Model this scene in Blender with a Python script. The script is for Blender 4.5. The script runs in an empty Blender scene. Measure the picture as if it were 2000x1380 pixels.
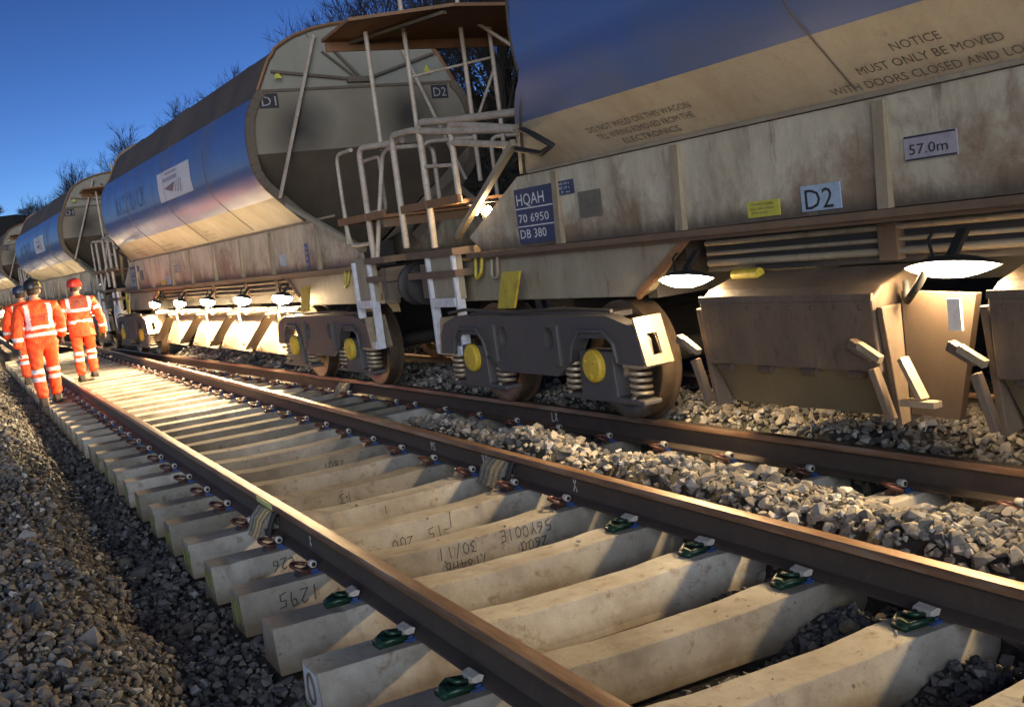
import bpy, bmesh, math, random
import numpy as np
from mathutils import Vector, Matrix

random.seed(7); RNG = np.random.default_rng(11)
sc = bpy.context.scene
COL = sc.collection
PI = math.pi
R = math.radians

# ------------------------------------------------------------------ camera, sky, exposure
cam_d = bpy.data.cameras.new('camera'); cam = bpy.data.objects.new('camera', cam_d); COL.objects.link(cam)
sc.camera = cam
CAM_POS = Vector((-1.5106, -1.4276, 1.3705))
_a, _b, _c = -0.45683, -0.10455, -0.12861
_f = Vector((-math.sin(_a)*math.cos(_b), math.cos(_a)*math.cos(_b), math.sin(_b)))
_r = Vector((math.cos(_a), math.sin(_a), 0)); _u = _r.cross(_f)
_r2 = _r*math.cos(_c) + _u*math.sin(_c); _u2 = -_r*math.sin(_c) + _u*math.cos(_c)
cam.matrix_world = Matrix(((_r2.x, _u2.x, -_f.x, CAM_POS.x), (_r2.y, _u2.y, -_f.y, CAM_POS.y), (_r2.z, _u2.z, -_f.z, CAM_POS.z), (0, 0, 0, 1)))
cam_d.sensor_width = 36.0; cam_d.lens = 36.0*2175.6/2000.0
cam_d.clip_start = 0.05; cam_d.clip_end = 3000

world = bpy.data.worlds.new('World'); sc.world = world; world.use_nodes = True
wt = world.node_tree; bg = wt.nodes['Background']
sky = wt.nodes.new('ShaderNodeTexSky'); sky.sky_type = 'NISHITA'; sky.sun_disc = False
sky.sun_elevation = R(3.0); sky.sun_rotation = R(-152); sky.air_density = 0.4; sky.dust_density = 0.03; sky.ozone_density = 2.0
tint = wt.nodes.new('ShaderNodeMix'); tint.data_type = 'RGBA'; tint.blend_type = 'MULTIPLY'; tint.inputs[0].default_value = 1.0
tint.inputs[7].default_value = (2.0, 1.17, 1.0, 1)
gam = wt.nodes.new('ShaderNodeGamma'); gam.inputs[1].default_value = 1.7
wt.links.new(sky.outputs[0], gam.inputs[0]); wt.links.new(gam.outputs[0], tint.inputs[6]); wt.links.new(tint.outputs[2], bg.inputs[0])
bg.inputs[1].default_value = 0.031
sun_d = bpy.data.lights.new('sun', 'SUN'); sun = bpy.data.objects.new('sun', sun_d); COL.objects.link(sun)   # soft fill added as a stand-in for afterglow, behind the camera to the left
sun_d.energy = 1.15; sun_d.angle = R(45); sun_d.color = (.90, .95, 1.0)
sun.rotation_euler = Vector((-math.sin(R(152))*math.cos(R(7)), math.cos(R(152))*math.cos(R(7)), math.sin(R(7)))).to_track_quat('Z', 'Y').to_euler()
sc.view_settings.view_transform = 'Standard'
try: sc.view_settings.look = 'None'
except Exception: pass
sc.view_settings.exposure = 1.0
sc.view_settings.gamma = 1.0
sc.view_settings.use_curve_mapping = False
sc.cycles.use_denoising = True
sc.cycles.max_bounces = 6
sc.cycles.sample_clamp_indirect = 6.0

# ------------------------------------------------------------------ materials
MAT = {}
def new_mat(name):
    m = bpy.data.materials.new(name); m.use_nodes = True
    nt = m.node_tree; b = nt.nodes['Principled BSDF']; MAT[name] = m
    return m, nt, b
def lk(nt, a, b): nt.links.new(a, b)
def noise(nt, scale, detail=5, rough=.6, vec=None, dist=0.0):
    n = nt.nodes.new('ShaderNodeTexNoise'); n.inputs['Scale'].default_value = scale
    n.inputs['Detail'].default_value = detail; n.inputs['Roughness'].default_value = rough
    n.inputs['Distortion'].default_value = dist
    if vec is not None: lk(nt, vec, n.inputs['Vector'])
    return n
def ramp(nt, inp, stops):
    r = nt.nodes.new('ShaderNodeValToRGB'); e = r.color_ramp.elements
    while len(e) < len(stops): e.new(0.5)
    for i, (p, c) in enumerate(stops):
        e[i].position = p; e[i].color = (c[0], c[1], c[2], 1)
    lk(nt, inp, r.inputs[0]); return r
def objvec(nt, scale=(1, 1, 1)):
    t = nt.nodes.new('ShaderNodeTexCoord'); mp = nt.nodes.new('ShaderNodeMapping')
    mp.inputs['Scale'].default_value = scale; lk(nt, t.outputs['Object'], mp.inputs['Vector'])
    return mp.outputs[0]
def mix(nt, fac, a, b, blend='MIX'):
    m = nt.nodes.new('ShaderNodeMix'); m.data_type = 'RGBA'; m.blend_type = blend
    for s, v in ((m.inputs[0], fac), (m.inputs[6], a), (m.inputs[7], b)):
        if hasattr(v, 'default_value'): lk(nt, v, s)
        elif isinstance(v, (int, float)): s.default_value = v
        else: s.default_value = (v[0], v[1], v[2], 1)
    return m.outputs[2]
def bump(nt, b, h, strength=.3, dist=.01):
    n = nt.nodes.new('ShaderNodeBump'); n.inputs['Strength'].default_value = strength; n.inputs['Distance'].default_value = dist
    lk(nt, h, n.inputs['Height']); lk(nt, n.outputs[0], b.inputs['Normal']); return n
def island(nt):
    g = nt.nodes.new('ShaderNodeNewGeometry'); return g.outputs['Random Per Island']
def objrand(nt):
    g = nt.nodes.new('ShaderNodeObjectInfo'); return g.outputs['Random']

def dirty(name, base, dirt, rust=None, scale=3.0, amount=.5, rough=.55, metal=0.0, streak=True, bmp=.15, fine=60, rust_amt=.35):
    m, nt, b = new_mat(name)
    v = objvec(nt, (1, 1, .35) if streak else (1, 1, 1))
    n1 = noise(nt, scale, 8, .65, v); n2 = noise(nt, scale*7, 6, .7, v); n3 = noise(nt, fine, 3, .6, objvec(nt))
    r1 = ramp(nt, n1.outputs[0], [(.5-amount*.35, (0, 0, 0)), (.5+.28, (1, 1, 1))])
    c = mix(nt, r1.outputs[0], base, dirt)
    r2 = ramp(nt, n2.outputs[0], [(.55, (0, 0, 0)), (.75, (1, 1, 1))])
    if rust is not None:
        mm = nt.nodes.new('ShaderNodeMath'); mm.operation = 'MULTIPLY'; lk(nt, r2.outputs[0], mm.inputs[0]); mm.inputs[1].default_value = rust_amt*2
        c = mix(nt, mm.outputs[0], c, rust)
    c = mix(nt, .25, c, n3.outputs[1], 'OVERLAY')
    lk(nt, c, b.inputs['Base Color'])
    b.inputs['Roughness'].default_value = rough; b.inputs['Metallic'].default_value = metal
    if bmp: bump(nt, b, n2.outputs[0], bmp, .01)
    return m

def plain(name, col, rough=.6, metal=0.0, var=.15, scale=20, bmp=0.0):
    m, nt, b = new_mat(name)
    n = noise(nt, scale, 4, .6, objvec(nt))
    lo = [x*(1-var) for x in col]; hi = [min(1, x*(1+var)) for x in col]
    r = ramp(nt, n.outputs[0], [(.3, lo), (.7, hi)])
    lk(nt, r.outputs[0], b.inputs['Base Color']); b.inputs['Roughness'].default_value = rough; b.inputs['Metallic'].default_value = metal
    if bmp: bump(nt, b, n.outputs[0], bmp, .005)
    return m

# concrete sleepers
m, nt, b = new_mat('concrete')
v = objvec(nt); rnd = objrand(nt)
n1 = noise(nt, 2.2, 8, .65, v); n2 = noise(nt, 14, 6, .7, v); n3 = noise(nt, 160, 3, .5, v)
add = nt.nodes.new('ShaderNodeVectorMath'); add.operation = 'ADD'; lk(nt, v, add.inputs[0])
cmb = nt.nodes.new('ShaderNodeCombineXYZ'); mul = nt.nodes.new('ShaderNodeMath'); mul.operation = 'MULTIPLY'; lk(nt, rnd, mul.inputs[0]); mul.inputs[1].default_value = 40
lk(nt, mul.outputs[0], cmb.inputs[0]); lk(nt, cmb.outputs[0], add.inputs[1]); lk(nt, add.outputs[0], n1.inputs['Vector']); lk(nt, add.outputs[0], n2.inputs['Vector'])
c = ramp(nt, n1.outputs[0], [(.30, (.17, .15, .12)), (.44, (.27, .25, .215)), (.56, (.34, .325, .29)), (.70, (.44, .43, .395))]).outputs[0]
st = ramp(nt, n2.outputs[0], [(.56, (0, 0, 0)), (.72, (1, 1, 1))]).outputs[0]
c = mix(nt, st, c, (.17, .13, .085))
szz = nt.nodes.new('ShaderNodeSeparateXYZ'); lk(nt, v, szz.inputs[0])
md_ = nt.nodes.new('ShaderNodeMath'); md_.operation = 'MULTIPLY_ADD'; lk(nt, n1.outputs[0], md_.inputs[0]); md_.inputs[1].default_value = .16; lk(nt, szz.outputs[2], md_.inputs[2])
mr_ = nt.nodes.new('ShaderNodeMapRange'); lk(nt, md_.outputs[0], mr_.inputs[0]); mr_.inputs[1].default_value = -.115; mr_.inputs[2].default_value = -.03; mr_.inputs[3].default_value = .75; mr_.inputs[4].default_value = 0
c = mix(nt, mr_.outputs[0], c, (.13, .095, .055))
sp = ramp(nt, n3.outputs[0], [(.28, (1, 1, 1)), (.36, (0, 0, 0))]).outputs[0]
c = mix(nt, sp, c, (.16, .14, .12))
bv = nt.nodes.new('ShaderNodeTexVoronoi'); bv.inputs['Scale'].default_value = 9; lk(nt, add.outputs[0], bv.inputs['Vector'])
pit = ramp(nt, bv.outputs['Distance'], [(.04, (1, 1, 1)), (.09, (0, 0, 0))]).outputs[0]
c = mix(nt, pit, c, (.13, .11, .09))
tone = ramp(nt, rnd, [(0, (.62, .60, .56)), (.35, (.85, .84, .82)), (.7, (1, 1, 1)), (1, (1.35, 1.36, 1.36))]).outputs[0]
c = mix(nt, 1.0, c, tone, 'MULTIPLY')
lk(nt, c, b.inputs['Base Color']); b.inputs['Roughness'].default_value = .85
ad = nt.nodes.new('ShaderNodeMath'); ad.operation = 'SUBTRACT'; lk(nt, n2.outputs[0], ad.inputs[0]); lk(nt, pit, ad.inputs[1])
bump(nt, b, ad.outputs[0], .5, .006)

# ballast stones; lamplight is lifted into the colours of this lighter copy
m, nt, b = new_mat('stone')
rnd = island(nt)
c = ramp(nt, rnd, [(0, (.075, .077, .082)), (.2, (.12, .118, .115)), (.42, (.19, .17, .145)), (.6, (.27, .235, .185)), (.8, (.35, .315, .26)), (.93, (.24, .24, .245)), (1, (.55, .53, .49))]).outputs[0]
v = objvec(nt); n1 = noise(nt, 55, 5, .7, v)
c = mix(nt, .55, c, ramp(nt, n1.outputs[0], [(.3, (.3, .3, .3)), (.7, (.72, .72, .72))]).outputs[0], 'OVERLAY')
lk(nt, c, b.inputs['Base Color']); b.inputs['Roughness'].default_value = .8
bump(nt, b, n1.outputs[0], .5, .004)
m, nt, b = new_mat('shaded_stone')  # darker, bluish copy of the ballast: dusk shade put into its colour
rnd = island(nt)
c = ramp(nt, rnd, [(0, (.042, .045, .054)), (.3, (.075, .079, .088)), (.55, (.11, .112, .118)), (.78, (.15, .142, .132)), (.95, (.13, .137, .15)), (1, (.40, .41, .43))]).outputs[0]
v = objvec(nt); n1 = noise(nt, 55, 5, .7, v); n2 = noise(nt, .9, 3, .6, v)
c = mix(nt, .55, c, ramp(nt, n1.outputs[0], [(.3, (.3, .3, .3)), (.7, (.72, .72, .72))]).outputs[0], 'OVERLAY')
c = mix(nt, ramp(nt, n2.outputs[0], [(.5, (0, 0, 0)), (.66, (.4, .4, .4))]).outputs[0], c, (.12, .09, .062))
lk(nt, c, b.inputs['Base Color']); b.inputs['Roughness'].default_value = .75
bump(nt, b, n1.outputs[0], .5, .004)
m, nt, b = new_mat('dark_gloss_stone')  # near black stone with a smooth surface
rnd = island(nt)
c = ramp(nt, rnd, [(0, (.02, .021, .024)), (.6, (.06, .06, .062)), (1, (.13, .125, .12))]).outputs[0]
lk(nt, c, b.inputs['Base Color']); b.inputs['Roughness'].default_value = .28
# ground below the stones
m, nt, b = new_mat('ground')
v = objvec(nt); n1 = noise(nt, 22, 8, .75, v); n2 = noise(nt, .8, 4, .6, v)
c = ramp(nt, n1.outputs[0], [(.3, (.03, .028, .026)), (.55, (.075, .068, .06)), (.72, (.15, .135, .115))]).outputs[0]
lk(nt, mix(nt, .3, c, n2.outputs[1], 'OVERLAY'), b.inputs['Base Color']); b.inputs['Roughness'].default_value = .95
bump(nt, b, n1.outputs[0], .8, .03)
m, nt, b = new_mat('scrub')
v = objvec(nt); n1 = noise(nt, 3, 8, .75, v)
lk(nt, ramp(nt, n1.outputs[0], [(.3, (.012, .012, .008)), (.6, (.035, .032, .02)), (.8, (.06, .055, .03))]).outputs[0], b.inputs['Base Color']); b.inputs['Roughness'].default_value = 1
bump(nt, b, n1.outputs[0], 1.0, .2)
# rails
dirty('rail_rust', (.092, .071, .055), (.056, .045, .038), (.17, .10, .056), 4, .6, .62, .25, False, .2, 120, .3)
m, nt, b = new_mat('rail_head')
v = objvec(nt, (1, .12, 1)); n1 = noise(nt, 18, 6, .7, v)
c = ramp(nt, n1.outputs[0], [(.3, (.13, .07, .038)), (.5, (.25, .14, .075)), (.7, (.36, .26, .18))]).outputs[0]
lk(nt, c, b.inputs['Base Color']); b.inputs['Roughness'].default_value = .42; b.inputs['Metallic'].default_value = .45
plain('rail_polished', (.36, .30, .25), .25, .85, .2, 30)
# wagon paint
def paint(name, base, dirt, rough, coat=.0, rust=(.13, .075, .04), ramt=.25, sc_=1.2):
    m, nt, b = new_mat(name)
    v = objvec(nt, (1, 1, .4)); n1 = noise(nt, sc_, 8, .7, v); n2 = noise(nt, 9, 7, .7, objvec(nt, (1, 1, .22))); n3 = noise(nt, 45, 4, .6, objvec(nt))
    c = mix(nt, ramp(nt, n1.outputs[0], [(.35, (0, 0, 0)), (.75, (1, 1, 1))]).outputs[0], base, dirt)
    r2 = ramp(nt, n2.outputs[0], [(.58, (0, 0, 0)), (.74, (ramt*2,)*3)]).outputs[0]
    c = mix(nt, r2, c, rust)
    c = mix(nt, .18, c, n3.outputs[1], 'OVERLAY')
    if name == 'side_cream':
        n5 = noise(nt, 1.3, 8, .75, objvec(nt, (1, 1, 1.0)), .3); z5 = nt.nodes.new('ShaderNodeSeparateXYZ'); lk(nt, objvec(nt), z5.inputs[0])
        mr = nt.nodes.new('ShaderNodeMapRange'); lk(nt, z5.outputs[2], mr.inputs[0]); mr.inputs[1].default_value = 1.75; mr.inputs[2].default_value = 1.25; mr.inputs[3].default_value = -.10; mr.inputs[4].default_value = .10
        ad5 = nt.nodes.new('ShaderNodeMath'); lk(nt, n5.outputs[0], ad5.inputs[0]); lk(nt, mr.outputs[0], ad5.inputs[1])
        c = mix(nt, ramp(nt, ad5.outputs[0], [(.46, (0, 0, 0)), (.62, (.8, .8, .8))]).outputs[0], c, (.17, .105, .06))
        mq = nt.nodes.new('ShaderNodeMath'); mq.operation = 'MULTIPLY_ADD'; lk(nt, n2.outputs[0], mq.inputs[0]); mq.inputs[1].default_value = -.16; lk(nt, z5.outputs[2], mq.inputs[2])
        m6 = nt.nodes.new('ShaderNodeMapRange'); lk(nt, mq.outputs[0], m6.inputs[0]); m6.inputs[1].default_value = 1.29; m6.inputs[2].default_value = 1.20; m6.inputs[3].default_value = 0; m6.inputs[4].default_value = .85
        c = mix(nt, m6.outputs[0], c, (.075, .058, .042))
    lk(nt, c, b.inputs['Base Color'])
    rr = ramp(nt, n1.outputs[0], [(.3, (rough*.8,)*3), (.8, (min(1, rough*1.5),)*3)]).outputs[0]
    lk(nt, rr, b.inputs['Roughness'])
    b.inputs['Coat Weight'].default_value = coat; b.inputs['Coat Roughness'].default_value = .12
    n4 = noise(nt, .9, 2, .5, objvec(nt, (1, 1.2, .5))); bump(nt, b, n4.outputs[0], .35, .04)
    return m
paint('wagon_blue', (.065, .135, .38), (.10, .14, .26), .40, .2, (.06, .05, .05), .12)
paint('wagon_cream', (.42, .40, .325), (.29, .25, .18), .6, .0, (.20, .12, .07), .3)
paint('side_cream', (.52, .485, .375), (.24, .195, .13), .55, .05, (.15, .085, .048), .5, 3.2)
paint('rib_grime', (.30, .255, .175), (.15, .115, .075), .6, .0, (.10, .055, .03), .5, 4)
paint('roof_brown', (.07, .058, .05), (.12, .095, .075), .7, 0, (.10, .055, .035), .3)
paint('end_cream', (.25, .25, .205), (.19, .185, .15), .6, 0, (.25, .20, .14), .2)
m, nt, b = new_mat('end_beige')   # soot patches on the end sheet
v = objvec(nt); n1 = noise(nt, 1.6, 7, .6, v)
c = mix(nt, ramp(nt, n1.outputs[0], [(.3, (0, 0, 0)), (.75, (1, 1, 1))]).outputs[0], (.225, .205, .158), (.165, .148, .108))
sepx = nt.nodes.new('ShaderNodeSeparateXYZ'); lk(nt, v, sepx.inputs[0])
def soot(cx, cz, r):
    d1 = nt.nodes.new('ShaderNodeVectorMath'); d1.operation = 'DISTANCE'
    cc = nt.nodes.new('ShaderNodeCombineXYZ'); lk(nt, sepx.outputs[0], cc.inputs[0]); lk(nt, sepx.outputs[2], cc.inputs[2])
    lk(nt, cc.outputs[0], d1.inputs[0]); d1.inputs[1].default_value = (cx, 0, cz)
    ns = nt.nodes.new('ShaderNodeMath'); ns.operation = 'MULTIPLY_ADD'; lk(nt, n1.outputs[0], ns.inputs[0]); ns.inputs[1].default_value = .5; lk(nt, d1.outputs['Value'], ns.inputs[2])
    return ramp(nt, ns.outputs[0], [(.30, (.95, .95, .95)), (.30+r, (0, 0, 0))]).outputs[0]
c = mix(nt, soot(-.8, 2.86, .42), c, (.025, .021, .018))
c = mix(nt, soot(.55, 2.95, .42), c, (.03, .026, .02))
lk(nt, c, b.inputs['Base Color']); b.inputs['Roughness'].default_value = .65
dirty('slope_brown', (.13, .105, .075), (.07, .055, .04), (.16, .10, .06), 2, .6, .7)
dirty('frame_cream', (.33, .30, .22), (.19, .155, .105), (.16, .095, .05), 2.2, .7, .6, 0, True, .2, 50, .45)
dirty('under_grey', (.045, .042, .04), (.03, .028, .026), (.06, .04, .028), 2, .5, .65)
dirty('chute_rust', (.17, .125, .085), (.075, .055, .042), (.06, .038, .03), 4, .7, .6, .1, True, .4, 40, .45)
dirty('chute_plate', (.34, .28, .19), (.22, .17, .11), (.18, .10, .05), 3, .6, .45, .1)
dirty('chute_inner', (.15, .135, .085), (.10, .085, .055), None, 2, .5, .4, .2)
dirty('arm_dark', (.095, .065, .042), (.06, .045, .034), None, 3, .5, .6)
dirty('bogie_grey', (.058, .060, .072), (.085, .075, .062), (.085, .05, .03), 3.5, .5, .6, .05, True, .35, 45, .3)
plain('black', (.012, .012, .013), .7)
plain('lamp_black', (.004, .004, .004), .8)
plain('wheel_steel', (.13, .095, .068), .33, .6, .35, 8)
plain('wheel_black', (.025, .024, .024), .6, .2)
plain('yellow', (.40, .32, .035), .5, 0, .25, 12)
dirty('cap_yellow', (.58, .41, .03), (.40, .28, .04), (.10, .06, .03), 9, .6, .5, 0, False, .2, 60, .5)
plain('spring_steel', (.32, .26, .18), .45, .3, .2, 20)
plain('ladder_white', (.50, .52, .56), .45, .0, .18, 15)
dirty('rail_tube', (.50, .45, .37), (.30, .23, .17), (.16, .09, .05), 6, .6, .5, 0, False, .1, 60, .6)
dirty('rusty_plate', (.24, .125, .06), (.15, .085, .045), (.09, .055, .035), 3, .5, .75)
dirty('step_brown', (.15, .10, .065), (.09, .065, .045), None, 4, .5, .7)
plain('panel_blue', (.035, .045, .105), .5)
plain('panel_dark', (.025, .025, .025), .6)
plain('plate_grey', (.13, .12, .095), .6)
plain('white_paint', (.62, .63, .62), .5)
plain('faded_white', (.06, .11, .25), .4, 0, .3, 9)
plain('logo_white', (.56, .56, .60), .45, 0, .1)
plain('logo_brown', (.22, .13, .13), .5)
plain('logo_grey', (.30, .29, .33), .5)
plain('print_black', (.05, .048, .045), .7)
plain('print_grey', (.11, .105, .095), .7)
plain('notice_yellow', (.45, .43, .06), .6)
plain('notice_blue', (.30, .40, .52), .5)
plain('print_blue', (.05, .07, .17), .5)
plain('chalk', (.62, .61, .57), .9)
plain('pen', (.035, .03, .028), .8)
plain('paint_green', (.42, .50, .14), .7, 0, .35, 40)
plain('paint_white', (.60, .62, .66), .8, 0, .25, 40)
plain('clip_red', (.10, .042, .033), .45, .2, .3, 60)
plain('clip_green', (.010, .038, .022), .38, .1, .4, 60)
plain('clip_brown', (.05, .03, .025), .5, .3)
dirty('insulator_white', (.50, .49, .46), (.30, .27, .23), None, 14, .5, .5, 0, False, .05)
plain('pad_blue', (.02, .05, .16), .45)
plain('clamp_grey', (.17, .155, .13), .6, .2, .3, 40)
plain('clamp_tan', (.33, .25, .13), .6, .1, .2, 40)
plain('tape_yellow', (.48, .55, .22), .5)
m, nt, b = new_mat('bark'); b.inputs['Base Color'].default_value = (.022, .018, .015, 1); b.inputs['Roughness'].default_value = 1
# clothing
def cloth(name, col, var=.18):
    m, nt, b = new_mat(name)
    v = objvec(nt, (1, 1, .5)); n1 = noise(nt, 9, 6, .6, v, .8); n2 = noise(nt, 3.5, 4, .6, objvec(nt))
    lo = [x*(1-var*2) for x in col]; hi = [min(1, x*(1+var)) for x in col]
    c = ramp(nt, n2.outputs[0], [(.3, lo), (.65, hi)]).outputs[0]
    n3 = noise(nt, 2.6, 6, .7, objvec(nt)); c = mix(nt, ramp(nt, n3.outputs[0], [(.58, (0, 0, 0)), (.72, (.55, .55, .55))]).outputs[0], c, (.20, .07, .03))
    lk(nt, c, b.inputs['Base Color']); b.inputs['Roughness'].default_value = .75
    bump(nt, b, n1.outputs[0], .9, .035)
    return m
cloth('hivis_orange', (.86, .068, .012), .22)
cloth('hivis_patch', (.30, .04, .02))
m, nt, b = new_mat('reflective'); b.inputs['Base Color'].default_value = (.60, .60, .64, 1); b.inputs['Roughness'].default_value = .4
plain('boot_black', (.03, .025, .022), .6)
plain('glove_dark', (.055, .035, .03), .8)
plain('skin', (.48, .28, .20), .6)
plain('hair_dark', (.03, .02, .015), .8)
plain('helmet_black', (.02, .02, .025), .3)
plain('helmet_red', (.42, .03, .02), .28)
plain('helmet_navy', (.02, .03, .07), .35)
def lamp_mat(name, strength):
    m = bpy.data.materials.new(name); m.use_nodes = True; nt = m.node_tree
    nt.nodes.clear(); o = nt.nodes.new('ShaderNodeOutputMaterial'); e = nt.nodes.new('ShaderNodeEmission')
    e.inputs[0].default_value = (1.0, .71, .38, 1); e.inputs[1].default_value = strength
    nt.links.new(e.outputs[0], o.inputs[0]); MAT[name] = m
lamp_mat('lamp_near', 245.0)
lamp_mat('lamp_end', 130.0)
lamp_mat('lamp_far', 580.0)

# ------------------------------------------------------------------ mesh helpers
class MB:
    def __init__(s): s.v = []; s.f = []; s.m = []
    def add(s, vs, fs, mat=0):
        o = len(s.v); s.v += [tuple(x) for x in vs]
        for f in fs: s.f.append(tuple(o+i for i in f)); s.m.append(mat)
        return s
    def box(s, x0, x1, y0, y1, z0, z1, mat=0):
        return s.add([(x0, y0, z0), (x1, y0, z0), (x1, y1, z0), (x0, y1, z0), (x0, y0, z1), (x1, y0, z1), (x1, y1, z1), (x0, y1, z1)],
                     [(0, 3, 2, 1), (4, 5, 6, 7), (0, 1, 5, 4), (1, 2, 6, 5), (2, 3, 7, 6), (3, 0, 4, 7)], mat)
    def bar(s, p, q, w, h, mat=0, up=(0, 0, 1)):
        p, q = Vector(p), Vector(q); d = (q-p).normalized(); u = Vector(up)
        if abs(d.dot(u)) > .98: u = Vector((1, 0, 0))
        a = d.cross(u).normalized()*w/2; b_ = a.cross(d).normalized()*h/2
        vs = [p-a-b_, p+a-b_, p+a+b_, p-a+b_, q-a-b_, q+a-b_, q+a+b_, q-a+b_]
        return s.add(vs, [(0, 1, 2, 3), (4, 7, 6, 5), (0, 4, 5, 1), (1, 5, 6, 2), (2, 6, 7, 3), (3, 7, 4, 0)], mat)
    def tube(s, path, r, n=8, mat=0, cap=True, closed=False):
        P = [Vector(p) for p in path]; rr = r if isinstance(r, (list, tuple)) else [r]*len(P)
        k = len(P); t0 = ((P[1]-P[0]) if not closed else (P[1]-P[-1])).normalized()
        a = t0.orthogonal().normalized(); vs = []
        for i in range(k):
            t = ((P[(i+1) % k]-P[(i-1) % k]) if closed else (P[min(i+1, k-1)]-P[max(i-1, 0)])).normalized()
            a = (a-t*a.dot(t)).normalized(); b_ = t.cross(a)
            vs += [P[i]+(a*math.cos(2*PI*j/n)+b_*math.sin(2*PI*j/n))*rr[i] for j in range(n)]
        fs = []
        for i in range(k if closed else k-1):
            i2 = (i+1) % k
            fs += [(i*n+j, i*n+(j+1) % n, i2*n+(j+1) % n, i2*n+j) for j in range(n)]
        if cap and not closed: fs += [tuple(reversed(range(n))), tuple((k-1)*n+j for j in range(n))]
        return s.add(vs, fs, mat)
    def lathe(s, prof, n, o, ax, mat=0, cap=True):
        # prof: (r, h) along axis ax from o
        o, ax = Vector(o), Vector(ax).normalized(); a = ax.orthogonal().normalized(); b_ = ax.cross(a)
        vs = [o+ax*h+(a*math.cos(2*PI*j/n)+b_*math.sin(2*PI*j/n))*r for r, h in prof for j in range(n)]
        fs = [(i*n+j, i*n+(j+1) % n, (i+1)*n+(j+1) % n, (i+1)*n+j) for i in range(len(prof)-1) for j in range(n)]
        if cap: fs += [tuple(reversed(range(n))), tuple((len(prof)-1)*n+j for j in range(n))]
        return s.add(vs, fs, mat)
    def prism(s, poly, fn, a, b_, mat=0):
        n = len(poly); vs = [fn(p, a) for p in poly]+[fn(p, b_) for p in poly]
        return s.add(vs, [tuple(range(n)), tuple(reversed(range(n, 2*n)))]+[(i, n+i, n+(i+1) % n, (i+1) % n) for i in range(n)], mat)
    def plate(s, poly, holes, fn, a, b_, mat=0):
        # extruded polygon with holes
        bm = bmesh.new(); loops = [poly]+holes
        for L in loops:
            vv = [bm.verts.new((p[0], p[1], 0)) for p in L]
            for i in range(len(vv)): bm.edges.new((vv[i], vv[(i+1) % len(vv)]))
        bmesh.ops.triangle_fill(bm, use_beauty=True, use_dissolve=False, edges=bm.edges[:])
        bm.verts.index_update(); P = [(v_.co.x, v_.co.y) for v_ in bm.verts]; T = [tuple(v_.index for v_ in f.verts) for f in bm.faces]; bm.free()
        n = len(P); s.add([fn(p, a) for p in P]+[fn(p, b_) for p in P], [t for t in T]+[tuple(n+i for i in reversed(t)) for t in T], mat)
        for L in loops:
            k = len(L); s.add([fn(p, a) for p in L]+[fn(p, b_) for p in L], [(i, (i+1) % k, k+(i+1) % k, k+i) for i in range(k)], mat)
        return s
    def mesh(s, name, mats):
        me = bpy.data.meshes.new(name); me.from_pydata(s.v, [], s.f)
        for x in mats: me.materials.append(MAT[x])
        if len(mats) > 1: me.polygons.foreach_set('material_index', s.m)
        bm = bmesh.new(); bm.from_mesh(me); bmesh.ops.recalc_face_normals(bm, faces=bm.faces[:]); bm.to_mesh(me); bm.free()
        return me
    def build(s, name, mats, parent=None, smooth=0, bevel=0):
        me = s.mesh(name, [mats] if isinstance(mats, str) else mats)
        return link(name, me, parent, smooth, bevel)
def link(name, me, parent=None, smooth=0, bevel=0):
    o = bpy.data.objects.new(name, me); COL.objects.link(o)
    if parent is not None: o.parent = parent
    if smooth:
        me.polygons.foreach_set('use_smooth', [True]*len(me.polygons))
        try: me.set_sharp_from_angle(angle=R(smooth))
        except Exception: pass
    if bevel:
        md = o.modifiers.new('Bevel', 'BEVEL'); md.width = bevel; md.segments = 2; md.limit_method = 'ANGLE'; md.angle_limit = R(35)
    return o
def pieces(name, mats, parent, builders, smooth=0, bevel=0):
    """one object for each piece: builders are functions that fill a mesh builder"""
    for fn in builders:
        mb = MB(); fn(mb); mb.build(name, mats, parent, smooth, bevel)
def tag(o, label, cat, group=None, kind=None):
    if label: o['label'] = label
    if cat: o['category'] = cat
    if group: o['group'] = group
    if kind: o['kind'] = kind
    return o
def struct(o, kind='structure', label=None):
    o['kind'] = kind
    if label: o['label'] = label
    return o
def empty(name, loc=(0, 0, 0), rz=0):
    o = bpy.data.objects.new(name, None); COL.objects.link(o); o.location = loc; o.rotation_euler = (0, 0, rz); o.empty_display_size = .2
    return o
def kids(o): return [c for c in bpy.data.objects if c.parent == o]
def copy_tree(o, table, parent=None):
    c = o.copy(); COL.objects.link(c); c.parent = parent
    for ch in table.get(o.name, []): copy_tree(ch, table, c)
    return c
def child_table():
    t = {}
    for x in bpy.data.objects:
        if x.parent is not None: t.setdefault(x.parent.name, []).append(x)
    return t

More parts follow.
